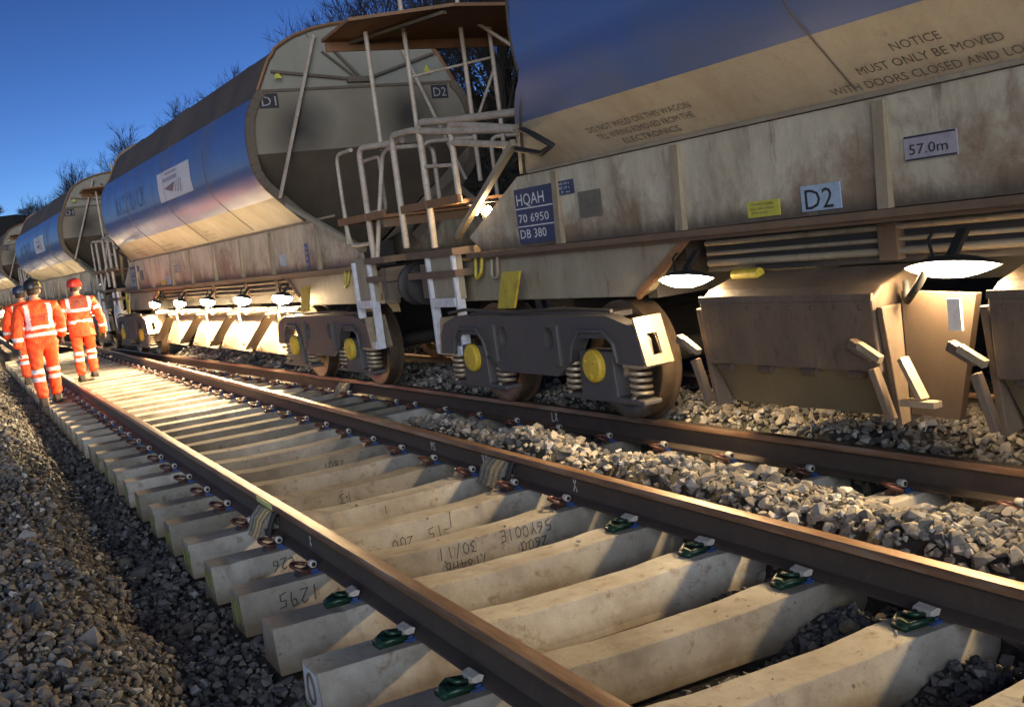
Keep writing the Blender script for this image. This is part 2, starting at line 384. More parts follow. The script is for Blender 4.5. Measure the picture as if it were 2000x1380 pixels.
_txt = {}
def text_geo(s):
    """flat triangles of a line of print: x 0..w, y 0..1 (cap height)"""
    if s in _txt: return _txt[s]
    cu = bpy.data.curves.new('line', 'FONT'); cu.body = s; cu.size = 1.0; cu.resolution_u = 2
    o = bpy.data.objects.new('line', cu); COL.objects.link(o)
    dg = bpy.context.evaluated_depsgraph_get(); me = bpy.data.meshes.new_from_object(o.evaluated_get(dg))
    V = np.array([v_.co[:] for v_ in me.vertices]); F = [tuple(p.vertices) for p in me.polygons]
    bpy.data.objects.remove(o); bpy.data.curves.remove(cu); bpy.data.meshes.remove(me)
    V[:, 0] -= V[:, 0].min(); V[:, 1] -= max(0, V[:, 1].min()) if len(V) else 0
    h = .73
    _txt[s] = (V[:, 0]/h, V[:, 1]/h, F); return _txt[s]
def put_text(mb, s, fn, a0, b0, h, width=None, mat=0, align='l'):
    """fn(a, b) -> 3d point on the surface; a runs in reading direction, b upward"""
    X, Y, F = text_geo(s); w = X.max(); k = h if width is None else width/w
    off = 0 if align == 'l' else -w*k/2
    mb.add([fn(a0+off+x*k, b0+y*h) for x, y in zip(X, Y)], F, mat)
GLY = {'0': [[(.5, 1), (.15, .75), (.1, .3), (.45, 0), (.85, .25), (.9, .75), (.5, 1)]], '1': [[(.5, 1), (.5, 0)]], '2': [[(.1, .8), (.5, 1), (.85, .75), (.1, 0), (.95, .03)]],
 '3': [[(.1, .95), (.8, .9), (.4, .55), (.85, .3), (.4, 0), (.1, .1)]], '4': [[(.7, 0), (.65, 1), (.05, .35), (.95, .35)]], '5': [[(.85, 1), (.2, .95), (.15, .55), (.75, .55), (.8, .15), (.1, 0)]],
 '6': [[(.75, 1), (.15, .5), (.2, .05), (.75, .05), (.8, .4), (.2, .45)]], '7': [[(.05, 1), (.9, .97), (.35, 0)]], '8': [[(.5, .5), (.15, .8), (.5, 1), (.85, .8), (.5, .5), (.1, .2), (.5, 0), (.9, .2), (.5, .5)]],
 '9': [[(.85, .6), (.3, .5), (.2, .9), (.7, 1), (.85, .6), (.7, 0)]], '/': [[(.1, -.1), (.9, 1.1)]], 'Y': [[(.1, 1), (.5, .5), (.9, 1)], [(.5, .5), (.45, 0)]], 'E': [[(.85, 1), (.15, 1), (.15, 0), (.85, 0)], [(.15, .5), (.7, .5)]],
 'H': [[(.15, 1), (.15, 0)], [(.85, 1), (.85, 0)], [(.15, .5), (.85, .5)]], 'B': [[(.15, 0), (.15, 1), (.7, .9), (.6, .55), (.15, .5)], [(.6, .55), (.85, .25), (.6, 0), (.15, 0)]], 'C': [[(.85, .9), (.4, 1), (.1, .5), (.4, 0), (.85, .1)]],
 'X': [[(.1, 1), (.9, 0)], [(.9, 1), (.1, 0)]], 'M': [[(.05, 0), (.1, 1), (.5, .4), (.9, 1), (.95, 0)]], 'S': [[(.85, .9), (.4, 1), (.15, .75), (.8, .3), (.5, 0), (.1, .1)]], 'V': [[(.1, 1), (.5, 0), (.9, 1)]], 'L': [[(.15, 1), (.15, 0), (.8, 0)]], '-': [[(.1, .5), (.9, .5)]], 'O': [[(.5, 1), (.15, .75), (.1, .3), (.45, 0), (.85, .25), (.9, .75), (.5, 1)]], 'F': [[(.85, 1), (.15, 1), (.15, 0)], [(.15, .5), (.7, .5)]]}
def scrawl(mb, s, fn, a0, b0, h, stroke=.005, mat=0, rng=random):
    """pen or chalk strokes"""
    a = a0
    for ch in s:
        if ch != ' ':
            jx, jy, sl = rng.uniform(-.05, .05), rng.uniform(-.08, .08), rng.uniform(-.05, .18)
            for st in GLY[ch]:
                P = [Vector((a+(x+jx+sl*y)*h*.62, b0+(y+jy)*h)) for x, y in st]
                for p, q in zip(P, P[1:]):
                    d = (q-p); n_ = Vector((-d.y, d.x)).normalized()*stroke/2; e = d.normalized()*stroke*.4
                    c = [p-e-n_, q+e-n_, q+e+n_, p-e+n_]
                    mb.add([fn(x.x, x.y) for x in c], [(0, 1, 2, 3)], mat)
        a += h*.78

# ------------------------------------------------------------------ tracks: where things lie
SL = -0.048124; X2 = 2.89845                    # left rail of the train's track: x = X2 + SL*y
TH = math.atan(SL)
TV = Vector((math.sin(TH), math.cos(TH), 0)); NV = Vector((math.cos(TH), -math.sin(TH), 0)); O2 = Vector((X2, 0, 0))
ROT2 = -TH
def T2(s, d, z=0): return O2+TV*s+NV*d+Vector((0, 0, z))
def toT(x, y):
    dx, dy = x-X2, y
    return dx*TV.x+dy*TV.y, dx*NV.x+dy*NV.y
SP = .65; Y0 = 1.4276
ZT = -.185; ZB = -.385                          # top and underside of the near sleepers
CX = .7535

# ------------------------------------------------------------------ ground and embankment
def ss(x, a, b):
    t = np.clip((x-a)/(b-a), 0, 1); return t*t*(3-2*t)
_gr = np.random.default_rng(5); _PH = _gr.uniform(0, 6.28, (14, 2)); _DR = _gr.uniform(0, 6.28, 14)
def fbm(x, y, f0):
    o = 0; a = 1; f = f0
    for i in range(5):
        th = _DR[i]; u_ = x*np.cos(th)+y*np.sin(th); w_ = -x*np.sin(th)+y*np.cos(th)
        o = o+a*np.sin(u_*f+_PH[i, 0])*np.sin(w_*f*1.13+_PH[i, 1]); a *= .55; f *= 1.9
    return o
def height(x, y):
    s, d = (x-X2)*TV.x+y*TV.y, (x-X2)*NV.x+y*NV.y
    z = np.full(np.shape(x), -.405)
    n = fbm(x, y, 2.3)
    # cess: shallow valley beside the sleeper ends, then a ridge of loose stone
    cw = ss(-x, .70, 1.30)
    z = np.where(x < -.5, -.415+cw*(.30+.05*n)-ss(-x, 1.45, 2.3)*.30+.015*n, z)
    # between the tracks
    w = ss(x, 1.56, 1.8)*(1-ss(d, -.66, -.2))
    far = ss(y, 6.6, 9.4)
    z = z+w*((.37+.055*n)*(1-far)+.06*far)
    spill = ss(x, .98, 1.42)*(1-ss(x, 1.45, 1.6))*(1-ss(y, 2.0, 3.3))
    z = z+spill*(.10+.03*n)
    # in the train's track
    w2 = ss(d, .02, .2)*(1-ss(d, 1.3, 1.46))*(1-ss(s, 20, 24))
    z = np.where((d > -.35), np.maximum(z, -.405+w2*(.335+.075*n)), z)
    # right shoulder, then the side of the cutting
    z = np.where(d > 1.4, -.405+ss(d, 1.45, 1.8)*(.28+.04*n)-ss(d, 2.3, 3.0)*.3, z)
    z = np.where(d > 4.2, z+np.minimum((d-4.2)*1.02, 5.2)+.25*fbm(x, y, .5)*ss(d, 4.2, 6), z)
    return z
def grid(name, xs, ys, mat, fn=height):
    X, Y = np.meshgrid(xs, ys); Z = fn(X, Y); nx, ny = len(xs), len(ys)
    me = bpy.data.meshes.new(name)
    i = np.arange(nx*ny).reshape(ny, nx); F = np.stack([i[:-1, :-1], i[:-1, 1:], i[1:, 1:], i[1:, :-1]], -1).reshape(-1, 4)
    me.from_pydata(np.stack([X, Y, Z], -1).reshape(-1, 3).tolist(), [], F.tolist()); me.materials.append(MAT[mat])
    o = link(name, me); me.polygons.foreach_set('use_smooth', [True]*len(me.polygons)); return o
xs = np.concatenate([[-600, -200, -60, -20, -8], np.arange(-5, 4.4, .08)])
ys = np.concatenate([[-60, -20, -8], np.arange(-4, 12, .1), np.arange(12, 40, .4), [50, 70, 100, 160, 300, 800]])
gnd = grid('ground', xs, ys, 'ground', lambda x, y: height(x, y)-.02)
struct(gnd)
def emb(X, Y):
    D = X                              # X holds the distance from the train's left rail
    wx = X2+TV.x*Y+NV.x*D; wy = TV.y*Y+NV.y*D
    return wx, wy
dd = np.concatenate([np.arange(1.2, 12, .3), [14, 20, 40, 120, 500]]); sY = np.concatenate([[-40, -15], np.arange(-6, 40, .6), np.arange(40, 150, 3), [200, 400]])
D_, S_ = np.meshgrid(dd, sY); WX, WY = emb(D_, S_); WZ = height(WX, WY)-.01
me = bpy.data.meshes.new('embankment'); i_ = np.arange(D_.size).reshape(D_.shape)
F = np.stack([i_[:-1, :-1], i_[:-1, 1:], i_[1:, 1:], i_[1:, :-1]], -1).reshape(-1, 4)
me.from_pydata(np.stack([WX, WY, WZ], -1).reshape(-1, 3).tolist(), [], F.tolist()); me.materials.append(MAT['scrub'])
struct(link('embankment', me))
# low wooded hill far down the line
hx = np.linspace(-120, 60, 46); hy = np.linspace(150, 330, 20)
def hillf(x, y):
    e = np.exp(-(((y-235)/55.)**2))*np.exp(-(((x-2)/40.)**2)); return -1+e*(19+.9*fbm(x, y, .13)+.5*fbm(x, y, .5))
struct(grid('hill', hx, hy, 'scrub', hillf))

# ------------------------------------------------------------------ rails
PROF = [(0, 0), (.029, -.0015), (.0355, -.012), (.036, -.036), (.012, -.052), (.0085, -.062), (.0085, -.128), (.018, -.148), (.072, -.160), (.075, -.163), (.075, -.172)]
PROF = PROF+[(-x, z) for x, z in reversed(PROF[1:])]
def rail_mesh(y0, y1, top, seg=1.0):
    mb = MB(); n = len(PROF); k = max(1, int((y1-y0)/seg)); ys_ = [y0+(y1-y0)*i/k for i in range(k+1)]
    vs = [(x, y, z) for y in ys_ for x, z in PROF]; fs = []; ms = []
    for i in range(k):
        for j in range(n):
            mb_m = 1 if (j in (0, n-1)) else (2 if j in (1, 2, n-2, n-3) else 0)
            fs.append((i*n+j, i*n+(j+1) % n, (i+1)*n+(j+1) % n, (i+1)*n+j)); ms.append(mb_m)
    o = len(mb.v); mb.v += vs; mb.f += fs; mb.m += ms
    mb.add([(x, y0, z) for x, z in PROF], [tuple(range(n))]); mb.add([(x, y1, z) for x, z in PROF], [tuple(range(n))])
    return mb.mesh('steel_rail', ['rail_rust', top, 'rail_head'])
def put_rail(me, loc, rz, label):
    o = link('steel_rail', me, None, 40); o.location = loc; o.rotation_euler = (0, 0, rz)
    return tag(o, label, 'rail', 'running rails')
def web_fn(x, side=-1):
    return lambda a, b_: (x+side*.0095, -a, b_)
rl = put_rail(rail_mesh(-6, 59, 'rail_head'), (0, 0, 0), 0, 'rusty rail nearest the stone ridge, with workers walking beside it')
rr_ = put_rail(rail_mesh(-6, 27.4, 'rail_head'), (1.507, 0, 0), 0, 'rusty inner rail of the empty track with chalk X on its web')
r2l = put_rail(rail_mesh(-8, 90, 'rail_polished'), O2, ROT2, 'rail under the near wheels of the wagons, its head worn shiny')
r2r = put_rail(rail_mesh(-8, 90, 'rail_polished'), O2+NV*1.507, ROT2, 'rail under the far wheels of the wagons, half buried in stone')
def chalk(parent, items, y_dir=1):
    for s, y, h in items:
        mb = MB(); scrawl(mb, s, lambda a, b_: (-.0105, y-a, b_), 0, -.125, h, .009); mb.build('chalk_mark', 'chalk', parent)
chalk(rl, [('X', 4.36, .05)])
chalk(rr_, [('X', 4.12, .075), ('MS', 6.25, .06), ('VF', 5.35, .06)])
chalk(r2l, [('LX', 6.35, .07)])

# ------------------------------------------------------------------ sleepers with their fastenings
def sleeper_mesh(x0, x1, seats, tw=.20, bw=.285, h=.20, seed=0, dip=1.0):
    """x0..x1 along the sleeper, dips between the rail seats"""
    n = 46; mb = MB(); xs_ = np.linspace(x0, x1, n); vs = []; rj = np.random.default_rng(seed)
    for x in xs_:
        dist = min(abs(x-s_) for s_ in seats); k = float(ss(np.array(dist), .22, .5)) *dip if seats[0] < x < seats[-1] else 0
        ht = h-.013*k; w1 = tw-.012*k; w0 = bw-.03*k
        q1, q2 = rj.normal(0, .0011, 2); q3 = -abs(rj.normal(0, .009)) if rj.uniform() < .10 else 0; vs += [(x, -w0/2, -h), (x, w0/2, -h), (x, w0/2-.012, -h+.03), (x, w1/2+q1, ht-h+q2*.4), (x, -w1/2-q2-q3*.6, ht-h+q1*.4+q3*.6), (x, -w0/2+.012, -h+.03)]
    fs = []
    for i in range(n-1):
        for j in range(6): fs.append((i*6+j, i*6+(j+1) % 6, (i+1)*6+(j+1) % 6, (i+1)*6+j))
    fs += [tuple(reversed(range(6))), tuple((n-1)*6+j for j in range(6))]
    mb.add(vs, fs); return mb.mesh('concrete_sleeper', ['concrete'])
S_NEAR = [sleeper_mesh(-1.255, 1.255, [-.7535, .7535], seed=q) for q in range(7)]
S_LONG = sleeper_mesh(-1.255, 3.0, [-1.3, 3.1], dip=0)
S_TRAIN = sleeper_mesh(-1.255, 1.255, [-.7535, .7535])
def red_clip():
    mb = MB()
    P = [(-.02-.042*math.cos(t), .046*math.sin(t), .042+.026*math.cos(t)*.6+.016*math.sin(t*.5)) for t in np.linspace(-2.5, 2.9, 18)]
    mb.tube(P, .0105, 7)
    mb.bar((.0, -.02, .005), (.06, -.02, .02), .02, .02)
    return mb.mesh('rail_clip', ['clip_red'])
def shoulder():
    mb = MB(); mb.prism([(-.05, -.002), (.045, -.002), (.035, .03), (-.03, .022)], lambda p, y: (p[0], y, p[1]), -.035, .035)
    return mb.mesh('shoulder', ['clip_brown'])
def insul():
    mb = MB(); mb.lathe([(.006, .0), (.018, .0), (.021, .006), (.021, .038), (.017, .045), (.006, .045)], 12, (.045, -.028, .045), (0, 1, 0)); mb.lathe([(.012, -.0015), (.012, 0)], 8, (.045, -.028, .045), (0, 1, 0), 1)
    return mb.mesh('insulator', ['insulator_white', 'black'])
def padm():
    mb = MB(); mb.box(.025, .06, -.045, -.005, -.002, .024); mb.box(.03, .075, -.05, .05, .0, .012); return mb.mesh('rail_pad', ['pad_blue'])
def green_clip():
    mb = MB()
    mb.tube([(.03, -.05, .024), (-.03, -.055, .03), (-.065, -.035, .02), (-.07, 0, .03), (-.065, .035, .02), (-.03, .055, .03), (.03, .05, .024)], .0115, 7)
    mb.prism([(-.085, 0), (.02, 0), (.02, .025), (-.05, .032), (-.085, .02)], lambda p, y: (p[0], y, p[1]), -.036, .036)
    mb.tube([(.02, -.02, .036), (-.02, -.02, .046), (-.03, .02, .044), (.02, .02, .036)], .01, 6)
    return mb.mesh('rail_clip', ['clip_green'])
def toe():
    mb = MB(); mb.prism([(.02, .03), (.065, .03), (.075, .05), (.06, .058), (.03, .05)], lambda p, y: (p[0], y, p[1]), -.045, .045); return mb.mesh('insulator', ['insulator_white'])
ME_R, ME_I, ME_P, ME_G, ME_T, ME_S = red_clip(), insul(), padm(), green_clip(), toe(), shoulder()
for q in (ME_R, ME_I, ME_G): q.polygons.foreach_set('use_smooth', [True]*len(q.polygons))
def fasten(sl, x, side, kind, jit=True):
    """side -1: on the left of the rail; the local x points at the rail"""
    o = link('rail_clip', ME_R if kind == 'red' else ME_G, sl)
    o.location = (x, random.uniform(-.012, .012), 0); o.rotation_euler = (0, 0, (0 if side < 0 else PI)+random.uniform(-.12, .12))
    link('insulator', ME_I if kind == 'red' else ME_T, o); link('rail_pad', ME_P, o)
    if kind == 'red': link('shoulder', ME_S, o)
    return o
near_face = lambda a, b_: (a, -.1425+.0125+b_*.0295/.17 - .0035, -.17+b_)   # b: 0 at the foot of the face, .17 at the top edge
def pen_text(sl, items):
    for s, x, b0, h in items:
        # written from the other side of the track: upside down for us
        mb = MB(); scrawl(mb, s, lambda a, b_: near_face(x-a, b0-b_), 0, 0, h, .0048); mb.build('handwriting', 'pen', sl)
def end_paint(sl, mat, ring=False):
    mb = MB(); x = -1.2565
    if ring:
        mb.add([(x, -.125, -.17), (x, .125, -.17), (x, .095, -.012), (x, -.095, -.012)], [(0, 1, 2, 3)])
        mb.tube([(x-.003, .045*math.cos(t), -.09+.06*math.sin(t)) for t in np.linspace(0, 2*PI, 15)[:-1]], .006, 5, 1, closed=True)
        mb.build('end_paint', ['paint_white', 'print_grey'], sl)
    else:
        for q in range(7):
            y0 = -.11+.03*q+random.uniform(-.01, .01); w = random.uniform(.006, .02); z0 = -.02-random.random()*.03; z1 = -.19+random.random()*.06
            mb.add([(x-.0005*q, y0, z1), (x-.0005*q, y0+w, z1+.01), (x-.0005*q, y0+w*.9, z0), (x-.0005*q, y0-.004, z0-.01)], [(0, 1, 2, 3)])
        mb.build('end_paint', mat, sl)
NEAR_LAB = {-2: 'concrete sleeper in front of the bottom corner sleeper, nearest the camera', -1: 'nearest concrete sleeper in the lower corner with loose stones on its end',
 0: 'concrete sleeper with faint cast marks, second from the camera end', 1: 'concrete sleeper with a dark vertical stain on its side and a white painted end',
 2: 'concrete sleeper with a white ring painted on its end', 3: 'plain concrete sleeper with green clips just before the one marked 1295',
 4: 'concrete sleeper with handwriting 30/11 and 1295 on its side', 5: 'concrete sleeper with handwriting 15 200 and C26 on its side',
 6: 'concrete sleeper beside the banded rail joint clamps', 7: 'concrete sleeper with handwritten 13, just past the rail joint'}
ORD = 'first second third fourth fifth sixth seventh eighth ninth tenth eleventh twelfth thirteenth fourteenth fifteenth sixteenth seventeenth eighteenth nineteenth twentieth'.split()
WIDE = 12
for k in range(-1, 46):
    y = Y0+SP*k+.03
    if y > 30.5: break
    wide = k >= WIDE
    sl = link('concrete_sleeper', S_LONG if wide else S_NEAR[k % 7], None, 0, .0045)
    sl.location = (CX, y, ZT); sl.rotation_euler = (0, random.uniform(-.003, .003), random.uniform(-.006, .006) if not wide else 0)
    if k in NEAR_LAB: lab = NEAR_LAB[k]
    elif k < WIDE: lab = f'short concrete sleeper, {ORD[k-8]} past the one with handwritten 13'
    elif k < WIDE+20: lab = f'long concrete bearer reaching under both tracks, {ORD[k-WIDE]} of them from the camera'
    else: lab = 'long concrete bearer at the far end, behind the walking workers'
    tag(sl, lab, 'sleeper', 'sleepers of the empty track')
    kind = 'green' if k <= 3 else 'red'
    fasten(sl, -.7535-.142, -1, kind); fasten(sl, .7535-.142, -1, kind)
    if wide:
        xr = (X2+SL*y-.142)-CX
        fasten(sl, xr, -1, 'red')
    if k in (1, ): end_paint(sl, 'paint_white', True)
    if k in (2, 0): end_paint(sl, 'paint_white', True)
    if 3 < k < 14: end_paint(sl, 'paint_green')
    if k == 4: pen_text(sl, [('56Y001E', .48, .155, .06), ('2600', .44, .075, .055), ('30/11', .02, .14, .06), ('7184HB', .07, .06, .055), ('1295', -.86, .13, .07)])
    if k == 5: pen_text(sl, [('1', .18, .16, .09), ('-15', .14, .1, .065), ('200', -.1, .08, .06), ('C26', -.80, .13, .06), ('F-', -.55, .15, .06)])
    if k == 7: pen_text(sl, [('13', -.02, .13, .07)])
    if k == 9: pen_text(sl, [('7801', .35, .12, .06)])
    if k == 6: pen_text(sl, [('1', .0, .13, .05)])
# train's own sleepers up to where the shared bearers begin
for k in range(15):
    s = 8.82-.6695*k
    sl = link('concrete_sleeper', S_TRAIN, None, 0, .007); sl.location = T2(s-.03, CX, ZT); sl.rotation_euler = (0, 0, ROT2)
    lab = f'half buried sleeper under the train, {ORD[k]} on the camera side of the shared bearers'
    tag(sl, lab, 'sleeper', "sleepers of the train's track")
    fasten(sl, -.7535-.142, -1, 'red'); fasten(sl, -.7535+.142, 1, 'red')

# joint clamps on the rails
def joint_clamp(loc, rz, label, tape):
    e = empty('joint_clamp', loc, rz); tag(e, label, 'rail clamp', 'banded clamps on the rail joints')
    for i in range(5):
        mb = MB(); y = -.165+.068*i
        mb.prism([(-.012, -.055), (-.045, -.045), (-.10, -.10), (-.125, -.165), (-.15, -.20), (-.115, -.205), (-.085, -.15), (-.012, -.15)], lambda p, q: (p[0], q, p[1]), y, y+.034)
        mb.build('clamp_rib', 'clamp_tan' if i in (1, 2) else 'clamp_grey', e, 0, .004)
    mb = MB(); mb.box(-.03, -.0095, -.2, .2, -.125, -.07); mb.build('fish_plate', 'black', e, 0, .004); mb = MB(); mb.box(-.10, -.06, -.19, .19, -.175, -.135); mb.build('clamp_bar', 'black', e, 0, .004)
    for y in (-.225, -.20):
        mb = MB(); mb.tube([(-.012, y, -.04), (-.04, y, -.05), (-.075, y, -.12), (-.085, y, -.175)], .013, 7); mb.build('strap', 'black', e, 40)
    if tape:
        mb = MB(); mb.box(-.040, -.037, -.16, .19, -.036, -.004); mb.build('tape', 'tape_yellow', e)
joint_clamp((0, 5.16, 0), 0, 'banded clamp with a yellow green tape on the rail nearest the stone ridge', True)
joint_clamp((1.507, 5.05, 0), 0, 'banded clamp on the inner rail, next to the chalk X', False)
joint_clamp(T2(10.85, 0), ROT2, 'dark banded clamp on the rail beneath the wagons', False)

# ------------------------------------------------------------------ hopper wagons (local: x across, y along, z up; left side is x < 0)
WL = 15.3; UA, UB = 2.85, 12.2
def rake(z): return 1.05*max(0., (2.4-z)/.58)     # the far end leans out towards the frame
HW = [(1.82, .89), (1.88, .952), (1.94, 1.013), (2.0, 1.075), (2.07, 1.147), (2.13, 1.208), (2.17, 1.247), (2.21, 1.285), (2.26, 1.328), (2.31, 1.365), (2.36, 1.393), (2.42, 1.417), (2.5, 1.436), (2.6, 1.446), (2.7, 1.45), (2.9, 1.44), (3.05, 1.405), (3.15, 1.36), (3.24, 1.30), (3.31, 1.235), (3.5, 1.14), (3.65, 1.06), (3.76, .96), (3.86, .78)]
def hw(z): return float(np.interp(z, [p[0] for p in HW], [p[1] for p in HW]))
side_fn = lambda u, z, off=.004: (-hw(z)-off, u, z)
def quad_panel(mb, u0, u1, z0, z1, mat, off, fn):
    """reads towards -u"""
    n = 4; vs = []; fs = []
    for i in range(n+1):
        z = z0+(z1-z0)*i/n; vs += [fn(u1, z, off), fn(u0, z, off)]
    for i in range(n): fs.append((2*i, 2*i+1, 2*i+3, 2*i+2))
    mb.add(vs, fs, mat)
def flat_fn(x): return lambda u, z, off=.004: (x-off, u, z)

def make_bogie(w, uc):
    b_ = empty('bogie', (0, uc, 0)); b_.parent = w
    poly = [(-1.47, .44), (-1.45, .60), (-1.36, .70), (-1.1, .765), (1.1, .765), (1.36, .70), (1.45, .60), (1.47, .44), (1.2, .44), (1.17, .54), (1.08, .61), (.74, .61), (.66, .52), (.58, .42), (.42, .325), (-.42, .325), (-.58, .42), (-.66, .52), (-.74, .61), (-1.08, .61), (-1.17, .54), (-1.2, .44)]
    def oval(cx, cz, a, c): return [(cx+a*math.cos(t), cz+c*math.sin(t)) for t in np.linspace(0, 2*PI, 13)[:-1]]
    for sgn in (-1, 1):
        mb = MB()
        mb.plate(poly, [oval(-.34, .60, .065, .085), oval(.34, .60, .065, .085)], lambda p, x: (sgn*x, p[0], p[1]), .99, 1.09)
        mb.box(sgn*.80, sgn*.985, -1.05, 1.05, .735, .775)
        for q in (-1, 1):
            mb.tube([(sgn*1.10, q*.62, .44), (sgn*1.10, q*.66, .56), (sgn*1.10, q*.76, .66), (sgn*1.10, q*1.06, .66), (sgn*1.10, q*1.17, .58), (sgn*1.10, q*1.2, .45)], .018, 6)
            mb.box(sgn*1.02, sgn*1.115, q*.47-.03, q*.47+.03, .40, .70)
        mb.build('bogie_frame', 'bogie_grey', b_, 30, .012)
        for q in (-1, 1):
            # sloping end box with its slot
            mb = MB()
            mb.plate([(.0, 0), (.22, 0), (.22, .31), (.0, .31)], [[(.07, .06), (.15, .06), (.15, .20), (.07, .20)]], lambda p, t: (sgn*(1.09-p[0]), q*(1.49-p[1]*.30+t), .44+p[1]), 0, .02)
            mb.box(sgn*.86, sgn*1.09, q*1.24, q*1.48, .425, .445)
            mb.build('frame_end', 'spring_steel', b_)
            for du in (.52, 1.30):
                P = [(sgn*(1.0+.066*math.cos(t)), q*du+.066*math.sin(t), .21+.215*t/(2*PI*5)) for t in np.linspace(0, 2*PI*5, 61)]
                mb = MB(); mb.tube(P, .0145, 5); mb.build('coil_spring', 'spring_steel', b_, 60)
            mb = MB(); mb.prism([(.42, .17), (1.42, .17), (1.42, .205), (1.12, .215), (1.10, .52), (.70, .52), (.68, .215), (.42, .205)], lambda p, x: (sgn*x, q*p[0], p[1]), .93, 1.075)
            mb.build('axle_box', 'bogie_grey', b_, 0, .01)
            mb = MB(); mb.lathe([(.115, 0), (.115, .03), (.10, .045), (.03, .05)], 22, (sgn*1.075, q*.9, .42), (sgn, 0, 0))
            for t in (.5, 2.6, 4.7): mb.lathe([(.016, 0), (.016, .014), (.008, .018)], 6, (sgn*1.115, q*.9+.065*math.cos(t), .42+.065*math.sin(t)), (sgn, 0, 0))
            mb.build('axle_cap', 'cap_yellow', b_, 40)
    for q in (-1, 1):
        mb = MB(); mb.tube([(-1.0, q*.9, .42), (1.0, q*.9, .42)], .08, 12)
        mb.build('axle', 'wheel_black', b_, 40)
        for sgn in (-1, 1):
            mb = MB()
            mb.lathe([(.09, .10), (.30, .05), (.345, .075), (.418, .075), (.42, .07), (.42, -.04), (.448, -.055), (.448, -.068), (.345, -.07), (.30, -.02), (.09, -.08)], 40, (sgn*.7535, q*.9, .42), (sgn, 0, 0), 0)
            mb.build('wheel', 'wheel_steel', b_, 35)
    for q in (-1, 1):
        mb = MB(); mb.tube([(-.95, q*.42, .36), (.95, q*.42, .36)], .035, 8); mb.bar((-.78, q*.42, .36), (-.78, q*.36, .62), .05, .03); mb.build('brake_beam', 'wheel_black', b_, 40)
        mb = MB(); mb.prism([(.43, .30), (.49, .30), (.50, .52), (.46, .52)], lambda p, x: (x, q*p[0], p[1]), -.82, -.70); mb.build('brake_block', 'arm_dark', b_)
    mb = MB(); mb.tube([(-1.10, -1.2, .80), (-1.11, -.6, .82), (-1.10, .2, .795), (-1.11, .9, .82), (-1.08, 1.25, .79)], .014, 6); mb.build('brake_pipe', 'under_grey', b_, 60)
    mb = MB(); mb.box(-.98, .98, -.25, .25, .38, .70); mb.box(-.3, .3, -.5, .5, .7, .82); mb.build('bolster', 'wheel_black', b_)
    return b_

def ribbed_ladder(w, u0, u1, z0=.43, z1=1.3, x=-1.02):
    l = MB(); st = empty('ladder', (0, 0, 0)); st.parent = w
    for u in (u0, u1):
        mb = MB(); mb.box(x-.045, x+.03, u-.02, u+.02, z0, z1); mb.build('stringer', 'ladder_white', st, 0, .004)
    for z in (z0, z0+.41):
        mb = MB(); mb.prism([(x-.055, z), (x+.05, z), (x+.05, z+.015), (x-.045, z+.075), (x-.055, z+.075)], lambda p, u: (p[0], u, p[1]), u0+.02, u1-.02)
        mb.build('tread', 'ladder_white', st)
    mb = MB(); mb.box(x-.01, x+.04, u0-.03, u1+.03, z1-.4, z1+.03); mb.build('ladder_bracket', 'frame_cream', st)
    return st

def hoop(P, rad=.09, n=5):
    """polyline with rounded corners"""
    out = [Vector(P[0])]
    for i in range(1, len(P)-1):
        a, b_, c = Vector(P[i-1]), Vector(P[i]), Vector(P[i+1]); d1 = (a-b_).normalized(); d2 = (c-b_).normalized()
        r = min(rad, (a-b_).length*.45, (c-b_).length*.45); p, q = b_+d1*r, b_+d2*r
        for t in np.linspace(0, 1, n): out.append((p*(1-t)**2+b_*2*t*(1-t)+q*t*t))
    out.append(Vector(P[-1])); return out

